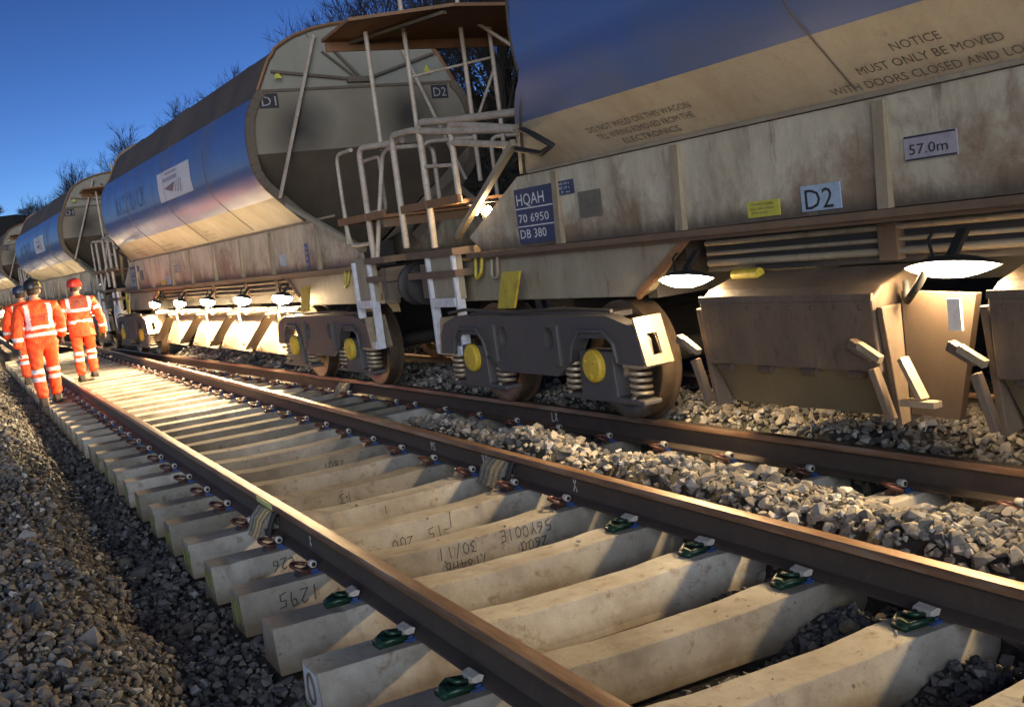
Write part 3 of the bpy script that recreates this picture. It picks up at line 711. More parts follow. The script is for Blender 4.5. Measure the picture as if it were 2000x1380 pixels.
def make_wagon(label, open_doors, lampmat):
    w = empty('hopper_wagon'); tag(w, label, 'wagon', 'ballast hopper wagons of the train')
    # --- barrel sides, one sheet each side
    zs = [p[0] for p in HW]
    us = np.linspace(UA, UB, 39)
    for sgn in (-1, 1):
        mb = MB(); vs = []; fs = []; ms = []; nz = len(zs)+2
        for j, u in enumerate(us):
            col = [(sgn*hw(z), UA+(u-UA)*(UB+rake(z)-UA)/(UB-UA), z) for z in zs]
            wav = .05*math.sin(j*.9)+.03*math.sin(j*2.3+1)+(-.09 if j in (14, 15) else 0)
            col += [(sgn*(.55+wav), u, 3.93+wav*.6), (sgn*(.52+wav), u, 3.86+wav*.6)]
            vs += col
        for j in range(len(us)-1):
            for i in range(nz-1):
                z = ([*zs, 3.93, 3.86][i]+[*zs, 3.93, 3.86][i+1])/2
                fs.append((j*nz+i, j*nz+i+1, (j+1)*nz+i+1, (j+1)*nz+i)); ms.append(0 if z < 2.13 else (1 if z < 3.2 else 2))
        mb.v += vs; mb.f += fs; mb.m += ms
        mb.build('side_sheet', ['wagon_cream', 'wagon_blue', 'roof_brown'], w, 50)
    for sgn in (-1,):
        for u in (UA+1.9, UA+4.2, UA+7.0):           # welded seams
            mb = MB()
            P = [(sgn*(hw(z)+.002), u, z) for z in np.linspace(1.86, 3.28, 16)]
            mb.tube(P, .006, 5); mb.build('weld_seam', 'roof_brown', w)
    mb = MB(); mb.bar((-.98+.085, UA-.9, 1.822), (-.98+.085, UB+.9, 1.822), .03, .022); mb.build('seam_strip', 'frame_cream', w)
    # --- ends
    for ue, sg in ((UA, -1), (UB, 1)):
        rim = [(z, hw(z)) for z in np.linspace(2.62, 3.31, 9)]
        mb = MB(); poly = [(h, z) for z, h in rim]+[(-h, z) for z, h in reversed(rim)]
        mb.prism(poly, lambda p, u: (p[0], u, p[1]), ue, ue-sg*.02); mb.build('end_sheet', 'end_beige', w)
        dome = [(hw(z), z) for z in (3.315, 3.4, 3.5, 3.58, 3.65, 3.71)]+[(.97, 3.77), (.86, 3.84), (.72, 3.91), (.5, 3.98), (.25, 4.03)]
        poly = dome+[(0, 4.05)]+[(-x, z) for x, z in reversed(dome)]
        mb = MB(); mb.prism(poly, lambda p, u: (p[0], u, p[1]), ue-sg*.015, ue-sg*.035); mb.build('end_dome', 'end_cream', w)
        mb = MB(); mb.tube([(x, ue+sg*.0, z) for x, z in poly], .022, 5); mb.build('end_rim', 'rusty_plate', w)
        mb = MB(); mb.box(-1.22, 1.22, ue-.02 if sg < 0 else ue-.01, ue+.01 if sg < 0 else ue+.02, 3.295, 3.325); mb.build('end_rail', 'slope_brown', w)
        # sloping sheet under the end and the flange along its edge
        mb = MB(); rk = rake if sg > 0 else (lambda z: 0.0)
        mb.add([(-1.447, ue, 2.62), (1.447, ue, 2.62), (.4, ue-sg*1.05, 1.5), (-.4, ue-sg*1.05, 1.5)], [(0, 1, 2, 3)])
        mb.add([(-1.375, ue-sg*.02+rk(2.34), 2.34), (-1.12, ue-sg*.02+rk(2.05), 2.05), (-.885, ue-sg*.02+rk(1.82), 1.82), (-.4, ue-sg*.9, 1.5), (-1.447, ue-sg*.02, 2.62)], [(4, 0, 1, 2, 3)])
        mb.add([(1.375, ue-sg*.02+rk(2.34), 2.34), (1.12, ue-sg*.02+rk(2.05), 2.05), (.885, ue-sg*.02+rk(1.82), 1.82), (.4, ue-sg*.9, 1.5), (1.447, ue-sg*.02, 2.62)], [(4, 3, 2, 1, 0)])
        mb.build('slope_sheet', 'slope_brown', w)
        for s2 in (-1, 1):
            P = [(s2*(hw(z)-.05), ue+sg*.01+rk(z), z) for z in np.linspace(3.3, 1.82, 18)]+[(s2*.42, ue+sg*.01+rk(1.82), 1.5)]
            mb = MB()
            for p, q in zip(P, P[1:]): mb.bar(p, q, .03, .10)
            mb.build('end_flange', 'slope_brown', w)
            # struts of angle iron down to the headstock
            mb = MB(); mb.bar((s2*1.10, ue+sg*.05+rk(2.03), 2.03), (s2*.86, ue+sg*1.55+rk(2.0), 1.42), .05, .05); mb.build('diagonal_strut', 'frame_cream', w)
            mb = MB(); mb.bar((s2*.50, ue+sg*.04, 3.9), (s2*1.18, ue+sg*.08, 2.12), .032, .032); mb.build('end_brace', 'rail_tube', w)
        for p_, q_, a_, b2_ in (((-1.05, ue+sg*.02, 3.52), (-.12, ue+sg*.02, 3.40), .03, .03), ((1.0, ue+sg*.02, 3.66), (.12, ue+sg*.02, 3.40), .03, .03), ((-.42, ue+sg*.025, 3.72), (-.06, ue+sg*.025, 3.42), .022, .022), ((-.34, ue+sg*.03, 3.80), (.05, ue+sg*.03, 3.36), .022, .03)):
            mb = MB(); mb.bar(p_, q_, a_, b2_); mb.build('vent_link', 'slope_brown', w)
        mb = MB(); mb.box(-.16, .16, min(ue, ue+sg*.05), max(ue, ue+sg*.05), 3.36, 3.42); mb.build('link_bracket', 'slope_brown', w)
        for xc, t in ((-1.12, 'D1'), (1.02, 'D2')):
            mb = MB(); mb.box(xc-.11, xc+.11, ue+sg*.004-.004, ue+sg*.004+.004, 3.12, 3.28)
            if sg < 0: put_text(mb, t, lambda a, b_: (a, ue-.011, b_), xc, 3.145, .11, .17, 1, 'c')
            mb.build('number_plate', ['panel_dark', 'logo_grey'], w)
        for xc in (-.98, .88):
            mb = MB(); mb.add([(xc-.05, ue+sg*.022, 3.44), (xc+.05, ue+sg*.022, 3.44), (xc, ue+sg*.022, 3.53)], [(0, 1, 2)], 0)
            if sg < 0:
                put_text(mb, 'DANGER', lambda a, b_: (a, ue-.022, b_), xc, 3.40, .022, .10, 1, 'c')
            mb.build('warning_sign', ['notice_yellow', 'print_black'], w)
    # --- vertical side panel below the barrel with its ribs
    for sgn in (-1, 1):
        mb = MB()
        poly = [(1.3, 1.27), (WL-1.3, 1.27), (WL-1.1, 1.40), (UB+1.1, 1.805), (UA-.35, 1.805), (1.35, 1.40)]
        mb.prism(poly, lambda p, x: (sgn*x, p[0], p[1]), .86, .89); mb.build('side_panel', 'side_cream', w)
        mb = MB(); mb.box(sgn*.80, sgn*.945, 1.1, WL-1.1, 1.225, 1.265); mb.box(sgn*.86, sgn*.90, 1.1, WL-1.1, 1.20, 1.224); mb.build('sill', 'step_brown', w)
    for u in (2.55, 4.25, 5.6, 7.0, 8.4, 9.75, 11.35, 12.75):
        for sgn in ((-1, 1) if u in (4.25, 11.35) else (-1,)):
            mb = MB(); mb.prism([(.892, 1.268), (.935, 1.268), (.91, 1.79), (.892, 1.79)], lambda p, uu: (sgn*p[0], uu, p[1]), u-.035, u+.035); mb.build('rib', 'rib_grime', w)
    # --- solebar pieces over the bogies, underframe between
    for sgn in (-1, 1):
        for a, b_, c, d in ((.7, 3.35, 3.85, .7), (WL-.7, WL-3.35, WL-3.85, WL-.7)):
            mb = MB(); mb.prism([(a, .86), (b_, .86), (b_+(c-b_)*.25, .90), (c, 1.20), (d, 1.20)], lambda p, x: (sgn*x, p[0], p[1]), .80, .86); mb.build('solebar_panel', 'frame_cream', w, 0, .008)
            mb = MB(); mb.bar((sgn*.865, b_, .865), (sgn*.865, c+(c-b_)*.15, 1.215), .03, .05); mb.build('solebar_edge', 'rusty_plate', w)
        mb = MB(); mb.box(sgn*.60, sgn*.70, 3.9, WL-3.9, .985, 1.20); mb.build('solebar', 'under_grey', w)
    mb = MB(); mb.box(-.35, .35, .5, WL-.5, .85, 1.15); mb.box(-.78, .78, .45, 3.8, 1.08, 1.20); mb.box(-.78, .78, WL-3.8, WL-.45, 1.08, 1.20); mb.build('underframe', 'wheel_black', w)
    mb = MB()
    for u in (1.6, 3.4, WL-3.4, WL-1.6): mb.box(-.78, .78, u-.05, u+.05, .84, 1.20)
    mb.box(-.6, .6, UA+1.05, UB-1.05, 1.16, 1.52); mb.build('hopper_floor', 'under_grey', w)
    for ue, sg in ((.45, -1), (WL-.45, 1)):
        mb = MB(); mb.box(-1.05, 1.05, ue-.06, ue+.06, .92, 1.22); mb.build('headstock', 'slope_brown', w)
        for x in (-.87, .87):
            mb = MB(); mb.lathe([(.08, 0), (.08, .25), (.20, .27), (.20, .30), (.17, .315)], 16, (x, ue+sg*.06, 1.04), (0, sg, 0)); mb.build('buffer', 'wheel_black', w, 40)
        mb = MB(); mb.tube([(0, ue, 1.0), (0, ue+sg*.45, .98)], .05, 8); mb.build('coupling', 'wheel_black', w)
    make_bogie(w, 2.40); make_bogie(w, 13.14)
    for z, x, r in ((1.165, -.735, .018), (1.10, -.73, .013), (1.04, -.725, .022)):
        mb = MB(); mb.tube([(x, 3.95, z), (x, 6.2, z-.008), (x, 8.7, z+.006), (x, WL-3.95, z)], r, 7); mb.build('air_pipe', 'frame_cream', w, 60)
    for u in (4.7, 6.1, 7.9, 9.9):
        mb = MB(); mb.box(-.76, -.70, u-.06, u+.06, 1.0, 1.19); mb.build('pipe_bracket', 'step_brown', w)
    # --- ladders, hand rails and end platforms
    ribbed_ladder(w, .80, 1.20); ribbed_ladder(w, WL-1.05, WL-.55)
    XR = -1.0
    def rail(P, r=.018, rad=.1): 
        mb = MB(); mb.tube(hoop(P, rad), r*1.22, 8); mb.build('hand_rail', 'rail_tube', w, 60)
    rail([(XR, 1.36, 1.50), (XR, 1.36, 2.40), (XR, .95, 2.40)], .017, .12)
    rail([(XR, .78, 1.47), (XR, 1.32, 1.47), (XR, 1.36, 1.9)], .017, .16)
    rail([(XR, .75, 1.30), (XR, .75, 2.39), (XR+.1, .25, 2.36), (XR+.12, .0, 2.36)], .026, .10)
    rail([(XR, .68, 1.30), (XR+.22, .68, 2.36), (XR+.75, .66, 2.36), (XR+.75, .66, 1.75)], .02, .10)
    rail([(XR+.22, 1.2, 2.30), (XR+.22, .8, 2.30), (XR+.22, .8, 1.78), (XR+.22, 1.2, 1.78)], .016, .05)
    rail([(XR, WL-.05, 1.38), (XR, WL-.05, 2.40), (XR, WL-.5, 2.38), (XR, WL-1.0, 2.30), (XR, WL-2.25, 2.14)], .026, .10)
    rail([(XR, WL-.64, 1.35), (XR, WL-.64, 2.43), (XR, WL-1.2, 2.36), (XR, WL-2.45, 2.24)], .026, .10)
    rail([(XR, WL-1.22, 1.70), (XR, WL-1.22, 2.33), (XR, WL-2.4, 2.12), (XR, WL-2.4, 2.0), (XR, WL-1.22, 2.18)], .022, .05)
    rail([(XR, WL-.64, 2.05), (XR, WL-1.2, 2.0)], .014)
    for x in (-.42, .35):
        rail([(x, .55, 1.72), (x, .55, 2.38), (x+.55, .5, 2.38)], .018)
    pieces('end_platform', 'rusty_plate', w, [lambda mb: mb.box(-1.0, 1.0, .35, 1.55, 1.69, 1.72), lambda mb: mb.box(-1.0, 1.0, WL-1.2, WL-.2, 1.69, 1.72)])
    pieces('kick_plate', 'rusty_plate', w, [lambda mb: mb.box(-1.03, -1.003, .3, 1.5, 1.69, 1.76), lambda mb: mb.box(-1.03, -1.003, WL-1.25, WL-.1, 1.69, 1.76)])
    mb = MB(); mb.prism([(-1.0, 1.60), (.9, 1.60), (.9, 1.685), (-1.0, 1.685)], lambda p, u: (p[0], u, p[1]), .4, .45); mb.build('platform_beam', 'step_brown', w)
    for z in (1.30, 1.12):
        pieces('step_board', 'step_brown', w, [lambda mb: mb.box(-1.07, -.80, .35, .85, z-.03, z+.03), lambda mb: mb.box(-1.07, -.80, WL-1.1, WL-.15, z-.03, z+.03)])
    # roof-level platform between the ends on four posts
    mb = MB(); mb.add([(-1.13, 1.0, 3.45), (-1.17, .17, 3.47), (-.35, -.35, 3.47), (1.35, -.35, 3.47), (1.35, 1.0, 3.45), (-1.13, 1.0, 3.48), (-1.17, .17, 3.50), (-.35, -.35, 3.50), (1.35, -.35, 3.50), (1.35, 1.0, 3.48)],
        [(4, 3, 2, 1, 0), (5, 6, 7, 8, 9), (0, 1, 6, 5), (1, 2, 7, 6), (2, 3, 8, 7), (3, 4, 9, 8), (4, 0, 5, 9)])
    mb.bar((-1.1, .97, 3.40), (1.3, .97, 3.40), .03, .09); mb.bar((-.85, .98, 3.43), (-.4, -.25, 3.44), .05, .03, 1); mb.build('roof_platform', ['rusty_plate', 'slope_brown'], w)
    for x, z0, z1 in ((-.87, 2.33, 3.44), (-.47, 2.4, 4.0), (.15, 1.95, 4.0), (.47, 2.15, 3.48)):
        mb = MB(); mb.tube([(x, .5, z0), (x, .5, z1)], .024, 8); mb.build('post', 'rail_tube', w, 60)
    for P_, r_ in (([(.15, .5, 3.62), (.62, .2, 3.15)], .02), ([(-.47, .5, 3.0), (.47, .5, 3.16)], .013), ([(.2, .5, 2.55), (.47, .5, 3.05)], .016), ([(.15, .5, 4.0), (1.3, .5, 4.0)], .016)):
        mb = MB(); mb.tube(P_, r_, 6); mb.build('post_brace', 'rail_tube', w, 60)
    mb = MB(); mb.tube([(-1.05, UB+.75, 2.02), (-1.16, UB+.5, 2.1), (-1.24, UB+.2, 2.02), (-1.2, UB+.05, 1.93), (-1.14, UB+.3, 1.9), (-1.1, UB+.7, 1.98)], .022, 7); mb.build('air_hose', 'black', w, 60)
    mb = MB() if open_doors else None
    if open_doors:
      P_ = [(-1.06, 14.55+.27*math.cos(t), .72+.27*math.sin(t)) for t in np.linspace(0, 2*PI, 25)[:-1]]; mb.tube(P_, .022, 6, closed=True)
      for t in (0, PI/3, 2*PI/3): mb.bar((-1.06, 14.55+.27*math.cos(t), .72+.27*math.sin(t)), (-1.06, 14.55-.27*math.cos(t), .72-.27*math.sin(t)), .02, .02)
      mb.tube([(-1.06, 14.55, .72), (-.80, 14.55, .72)], .025, 6); mb.build('hand_wheel', 'white_paint', w, 60)
    # --- lamps along the side, warm white
    LU = [3.94, 5.68, 7.55, 9.37, 11.32]
    for u in LU:
        def half(mb, a0, a1, k, cx=-.955, cz=.972):
            n = 11; vs = []; fs = []
            for i in range(17):
                t = -1+2*i/16.; r = ((1-abs(t)**2.2)*.97+.02)*k
                vs += [(cx+.05*r*math.cos(a0+(a1-a0)*q/(n-1)), u+t*.26*k, cz+.052*r*math.sin(a0+(a1-a0)*q/(n-1))) for q in range(n)]
            for i in range(16): fs += [(i*n+q, i*n+q+1, (i+1)*n+q+1, (i+1)*n+q) for q in range(n-1)]
            mb.add(vs, fs)
        lamp = MB(); KL = 1.45 if open_doors else 1.0; half(lamp, R(-130+82), R(-130+278), 1.07*KL); lamp.bar((-.94, u, 1.02), (-.84, u, 1.13), .05, .025); lamp.tube([(-.94, u+.1, 1.0), (-.92, u+.14, 1.1), (-.84, u+.16, 1.15)], .009, 6)  # open-door wagons get an oversized lens, its spread standing in for glow
        lo = lamp.build('work_lamp', 'lamp_black', w, 60)
        mb = MB(); half(mb, R(-130-92), R(-130+92), KL)
        mb.build('lamp_glass', lampmat, lo, 60)
    if not open_doors:                              # twin bulbs below the end platform
        lo = MB(); lo.box(-.90, -.80, 13.78, 14.18, 1.66, 1.685); lo.bar((-.84, 14.0, 1.66), (-.80, 14.0, 1.4), .04, .04); lo = lo.build('end_lamp', 'under_grey', w)
        for u, z in ((14.1, 1.62), (13.88, 1.58)):
            mb = MB(); mb.lathe([(.012, 0), (.03, .02), (.036, .05), (.028, .08), (.008, .095)], 12, (-.86, u, z+.05), (0, -.2, -1)); mb.build('lamp_glass', 'lamp_end', lo, 60)
    # --- discharge doors
    if open_doors:
        for (t, b2) in ((9.55, 10.95), (7.65, 9.05), (5.90, 7.15), (4.15, 5.25)):
            ch = empty('discharge_chute', (0, 0, 0)); ch.parent = w
            mb = MB(); u0, u1 = t-.55, t+1.05
            mb.add([(-.74, u0, .84), (-.74, u1, .84), (-1.0, u1+.05, .29), (-1.0, u0+.15, .27), (-.72, u0, .84), (-.72, u1, .84), (-.98, u1+.05, .28), (-.98, u0+.15, .26)],
                   [(0, 1, 2, 3), (7, 6, 5, 4), (0, 4, 5, 1), (1, 5, 6, 2), (2, 6, 7, 3), (3, 7, 4, 0)]); mb.build('door_plate', 'chute_plate', ch)
            mb = MB(); mb.bar((-1.06, t-.02, .80), (-1.06, b2, .33), .03, .15, 0, (1, 0, 0)); mb.build('door_arm', 'arm_dark', ch, 0, .01)
            for (uu, zz) in ((t+.05, .77), (b2-.06, .36), (t+.75, .35), (t-.2, .38)):
                mb = MB(); mb.lathe([(.03, 0), (.03, .03), (.02, .04)], 10, (-1.07 if zz > .7 or uu == b2-.06 else -1.0, uu, zz), (-1, 0, 0)); mb.build('pivot_bolt', 'spring_steel', ch, 40)
            mb = MB(); mb.tube([(-1.06, t-.45, .95), (-1.08, t-.35, .82), (-1.06, t-.3, .66)], .022, 6); mb.build('air_pipe', 'white_paint', ch, 60); mb = MB(); mb.tube([(-1.0, t-.9, .84), (-1.02, t-.55, .78), (-1.0, t-.2, .86)], .016, 6); mb.build('air_hose', 'chute_plate', ch, 60)
        mb = MB(); mb.tube([(-.86, 3.6, .80), (-.86, 11.6, .80)], .05, 10); mb.build('control_shaft', 'arm_dark', w, 60)
    else:
        for uc in (10.42, 8.45, 6.6, 4.78):
            ch = empty('discharge_chute', (0, 0, 0)); ch.parent = w; h_ = .66
            mb = MB(); mb.prism([(-1.04, .47), (-1.06, .84), (-.98, .90), (-.72, .98), (-.70, .47)], lambda p, u: (p[0], u, p[1]), uc-h_, uc+h_)
            mb.build('chute_box', 'chute_rust', ch, 0, .012)
            mb = MB(); mb.add([(-.99, uc-h_, .47), (-.99, uc+h_, .47), (-.88, uc+h_-.03, .22), (-.88, uc-h_+.03, .22), (-.97, uc-h_, .47), (-.97, uc+h_, .47), (-.86, uc+h_-.03, .22), (-.86, uc-h_+.03, .22)],
                   [(0, 1, 2, 3), (7, 6, 5, 4), (0, 4, 5, 1), (1, 5, 6, 2), (2, 6, 7, 3), (3, 7, 4, 0)]); mb.build('door_plate', 'chute_inner', ch)
            for q in (-1, 1):
                mb = MB(); ue = uc+q*(h_+.03)
                mb.prism([(-1.05, .80), (-.80, .80), (-.82, .22), (-.98, .20)], lambda p, u: (p[0], u, p[1]), ue-.02, ue+.02)
                mb.bar((-1.09, ue+.02, .56), (-1.09, ue+.16, .63), .05, .05); mb.bar((-1.07, ue+.05, .50), (-1.05, ue-.02, .24), .06, .04)
                mb.build('chute_cheek', 'chute_rust', ch, 0, .006)
                mb = MB(); mb.bar((-1.10, ue+.10, .62), (-1.10, ue-.03, .55), .035, .035); mb.build('door_handle', 'spring_steel', ch)
            mb = MB(); mb.prism([(uc-1.15, .84), (uc-.72, .86), (uc-.72, .25), (uc-1.0, .24)], lambda p, x: (x, p[0], p[1]), -.92, -.88); mb.build('valve_cover', 'arm_dark', ch)
            mb = MB(); mb.box(-1.0, -.985, uc-1.12, uc-1.05, .68, .83); mb.build('valve_label', 'white_paint', ch)
            mb = MB(); mb.bar((-1.04, uc-.80, .55), (-1.06, uc-.92, .36), .05, .03); mb.bar((-1.06, uc-.80, .34), (-1.06, uc-1.0, .34), .06, .03); mb.build('door_lever', 'spring_steel', ch)
            mb = MB(); mb.tube([(-.80, uc+.40, .97), (-.80, uc+.62, .97)], .035, 10); mb.build('valve_cylinder', 'yellow', ch, 40)
            mb = MB(); mb.prism([(-1.066, .835), (-1.046, .835), (-1.046, .87), (-1.062, .87)], lambda p, u: (p[0], u, p[1]), uc-h_, uc+h_); mb.build('cover_strip', 'chute_rust', ch)
            for q in (-.5, -.17, .17, .5):
                mb = MB(); mb.tube([(-1.035, uc+q-.05, .455), (-1.035, uc+q+.05, .455)], .022, 8); mb.build('hinge', 'arm_dark', ch, 40)
            for q in np.linspace(-.58, .58, 8):
                mb = MB(); mb.lathe([(.013, 0), (.013, .012), (.006, .016)], 6, (-1.05, uc+q, .80), (-1, 0, 0)); mb.build('bolt', 'arm_dark', ch)
            mb = MB(); mb.tube([(-.95, uc-.95, 1.02), (-1.0, uc-.9, .9), (-.97, uc-.8, .82), (-.9, uc-.74, .9)], .02, 7); mb.build('air_hose', 'black', ch, 60)
    # --- yellow plates and hooks by the bogies
    for u, dr in ((2.75, -1), (13.3, 1)):
        mb = MB(); mb.prism([(u-.13, 1.10), (u+.14, 1.10), (u+.28, .82), (u+.02, .82)], lambda p, x: (x, p[0], p[1]), -1.05, -1.03); mb.build('brake_indicator', 'yellow', w)
    for u in (1.75, 14.05):
        mb = MB(); mb.tube(hoop([(-.90, u-.05, 1.25), (-.93, u-.05, 1.10), (-.93, u+.06, 1.04), (-.90, u+.07, 1.24)], .05), .016, 7); mb.build('tie_hook', 'yellow', w, 60)
        mb = MB(); mb.tube(hoop([(-.90, u-.30, 1.22), (-.92, u-.30, 1.05), (-.92, u-.2, 1.05), (-.90, u-.2, 1.2)], .05), .012, 6); mb.build('tie_ring', 'frame_cream', w, 60)
    # --- print and plates
    sf = lambda off: (lambda a, b_: (-hw(b_)-off, a, b_))
    band = lambda off: (lambda a, b_: (-(.89+b_*.7153)-off*.7, a, 1.82+b_*.6988-off*.7))
    def band_block(name, lines, uc, mat='print_grey'):
        for k, (s, z, h, wd) in enumerate(lines):
            mb = MB(); fb = band(.004); put_text(mb, s, lambda a, b_: fb(uc-a, b_), 0, z, h, wd, 0, 'c'); mb.build(name, mat, w)
    def block(name, lines, uc, mat='print_grey', off=.006):
        mb = MB()
        for s, z, h, wd in lines: put_text(mb, s, lambda a, b_: (-hw(b_)-off, uc-a, b_), 0, z, h, wd, 0, 'c')
        mb.build(name, mat, w)
    band_block('notice_print', [('NOTICE', .23, .052, .27), ('MUST ONLY BE MOVED', .14, .052, .80), ('WITH DOORS CLOSED AND LOCKED', .05, .052, 1.28)], 9.36)
    band_block('weld_print', [('DO NOT WELD ON THIS WAGON', .21, .05, 1.06), ('TILL WIRING REMOVED FROM THE', .135, .05, .98), ('ELECTRONICS', .06, .05, .58)], 11.5)
    band_block('load_print', [('LOAD', .21, .045, .22), ('BALLAST ONLY', .14, .045, .5), ('TARE 30', .07, .045, .32)], 6.6)
    mb = MB(); quad_panel(mb, 5.45, 7.40, 2.49, 2.90, 0, .005, side_fn)
    ue0, ue1 = 5.45, 7.40
    P = lambda a, z: side_fn(ue1-a*(ue1-ue0), z, .009)
    mb.add([P(.18, 2.75), P(.18, 2.80), P(.62, 2.80), P(.62, 2.75)], [(0, 1, 2, 3)], 2)
    mb.add([P(.26, 2.84), P(.26, 2.87), P(.62, 2.87), P(.62, 2.84)], [(0, 1, 2, 3)], 2)
    mb.add([P(.20, 2.66), P(.56, 2.71), P(.44, 2.585)], [(0, 1, 2)], 1)
    for x0, x1, zb in ((.60, .50, 2.575), (.66, .58, 2.56), (.71, .66, 2.545)):
        mb.add([P(x0, 2.725), P(x0+.025, 2.725), P(x1+.04, zb), P(x1, zb)], [(0, 1, 2, 3)], 2)
    mb.build('logo_panel', ['logo_white', 'logo_brown', 'logo_grey'], w)
    block('faded_name', [('RAILTRACK', 2.56, .32, 2.4)], 9.6, 'faded_white', .005)
    ff = lambda x: (lambda a, b_: (x, -a, b_))
    def plate_(name, u0, u1, z0, z1, mats, lines, lmat=1, rules=()):
        mb = MB(); mb.box(-.899, -.892, u0, u1, z0, z1, 0)
        for r in rules: mb.box(-.9015, -.899, u0+.005, u1-.005, r-.004, r+.004, lmat)
        for s, z, h, wd in lines: put_text(mb, s, lambda a, b_: (-.9015, u1-.03-a, b_), 0, z, h, wd, lmat)
        mb.build(name, mats, w)
    plate_('data_panel', 12.82, 13.36, 1.295, 1.71, ['panel_blue', 'white_paint'], [('HQAH', 1.585, .09, .40), ('70 6950', 1.455, .065, .44), ('DB 380', 1.335, .07, .38)], 1, (1.56, 1.425))
    plate_('data_panel', 12.52, 12.80, 1.61, 1.71, ['panel_blue', 'white_paint'], [('LOAD 53 t', 1.68, .018, .2), ('TARE 29 t', 1.65, .018, .2), ('15.3 m', 1.62, .018, .2)])
    plate_('maker_plate', 12.20, 12.48, 1.43, 1.61, ['plate_grey', 'print_grey'], [('BUILT', 1.54, .03, .15), ('2004', 1.49, .03, .18), ('YORK', 1.45, .02, .15)])
    plate_('yellow_notice', 10.50, 10.76, 1.295, 1.385, ['notice_yellow', 'print_grey'], [('STAND CLEAR', 1.36, .014, .19), ('DOORS OPEN', 1.335, .014, .19), ('WITHOUT', 1.313, .012, .15)])
    plate_('door_number', 10.05, 10.33, 1.295, 1.43, ['notice_blue', 'panel_dark'], [('D2', 1.305, .11, .2)])
    plate_('length_panel', 9.32, 9.62, 1.475, 1.595, ['logo_grey', 'panel_dark'], [('57.0m', 1.505, .05, .22)], 1, (1.588, 1.482))
    plate_('label_plate', 3.78, 3.98, 1.36, 1.50, ['notice_blue', 'white_paint'], [('N', 1.39, .08, .07)])
    plate_('route_label', 2.92, 3.02, 1.29, 1.58, ['print_blue', 'white_paint'], [('RA', 1.52, .03, .05), ('10', 1.46, .03, .05), ('DB', 1.40, .03, .05), ('UK', 1.33, .03, .05)])
    mb = MB(); mb.box(-.875, -.862, .95, 1.08, .86, 1.12); mb.box(-.877, -.875, .97, 1.06, .90, .96, 1); mb.build('solebar_label', ['white_paint', 'notice_yellow'], w)
    return w

w1 = make_wagon('nearest hopper wagon filling the upper half, with blue HQAH data panel', False, 'lamp_near')
w1.location = T2(-7.1, CX); w1.rotation_euler = (0, 0, ROT2)
w2 = make_wagon('second hopper wagon with its cream end in view and lit discharge doors', True, 'lamp_far')
w2.location = T2(8.2, CX); w2.rotation_euler = (0, 0, ROT2)
tab = child_table()
for i, lab in enumerate(['third hopper wagon, its dark end beyond the logo of the second', 'fourth hopper wagon, a sliver at the edge above the black helmet', 'fifth hopper wagon, farthest along, mostly hidden by the fourth']):
    w = copy_tree(w2, tab); w.location = T2(23.5+15.3*i, CX); w['label'] = lab

# ------------------------------------------------------------------ loose stone (ballast)
def rock_variants(n):
    out = []
    for i in range(n):
        bm = bmesh.new(); r = np.random.default_rng(100+i)
        P = r.normal(size=(13, 3)); P /= np.linalg.norm(P, axis=1)[:, None]; P *= r.uniform(.8, 1.1, (13, 1)); P *= np.array([1.0, r.uniform(.6, .9), r.uniform(.45, .75)])
        for p in P: bm.verts.new(p)
        res = bmesh.ops.convex_hull(bm, input=bm.verts[:])
        bmesh.ops.delete(bm, geom=[v for v in bm.verts if not v.link_faces], context='VERTS'); bm.verts.index_update()
        out.append((np.array([v.co[:] for v in bm.verts]), np.array([[v.index for v in f.verts] for f in bm.faces]))); bm.free()
    return out
ROCKS = rock_variants(14)
Mv = np.array(cam.matrix_world.inverted())
def in_view(P, mx=.14):
    Q = P@Mv[:3, :3].T+Mv[:3, 3]; dz = -Q[:, 2]
    fx = 2175.6/1000
    return (dz > .3) & (np.abs(Q[:, 0]/np.maximum(dz, .01)*fx) < 1+mx) & (np.abs(Q[:, 1]/np.maximum(dz, .01)*fx) < .69+mx), dz
SLY = np.array([Y0+SP*k+.03 for k in range(-3, 46)]); TRS = np.array([8.79-.6695*k for k in range(15)])
def covered(x, y, z):
    """inside a sleeper"""
    j = np.abs(y[:, None]-SLY[None]).argmin(1); dy = np.abs(y-SLY[j]); right = np.where(j-3 >= WIDE, 3.7, 2.02)
    a = (dy < .165) & (x > -.515) & (x < right) & (z < ZT+.005)
    s, d = toT(x, y); dt = np.abs(s[:, None]-TRS[None]).min(1); b_ = (dt < .16) & (d > -.52) & (d < 2.03) & (z < ZT+.005)
    rail = (np.abs(x) < .085) | ((np.abs(x-1.507) < .085)) | (np.abs(d) < .085) | (np.abs(d-1.507) < .085)
    return a | b_ | (rail & (z > -.24))
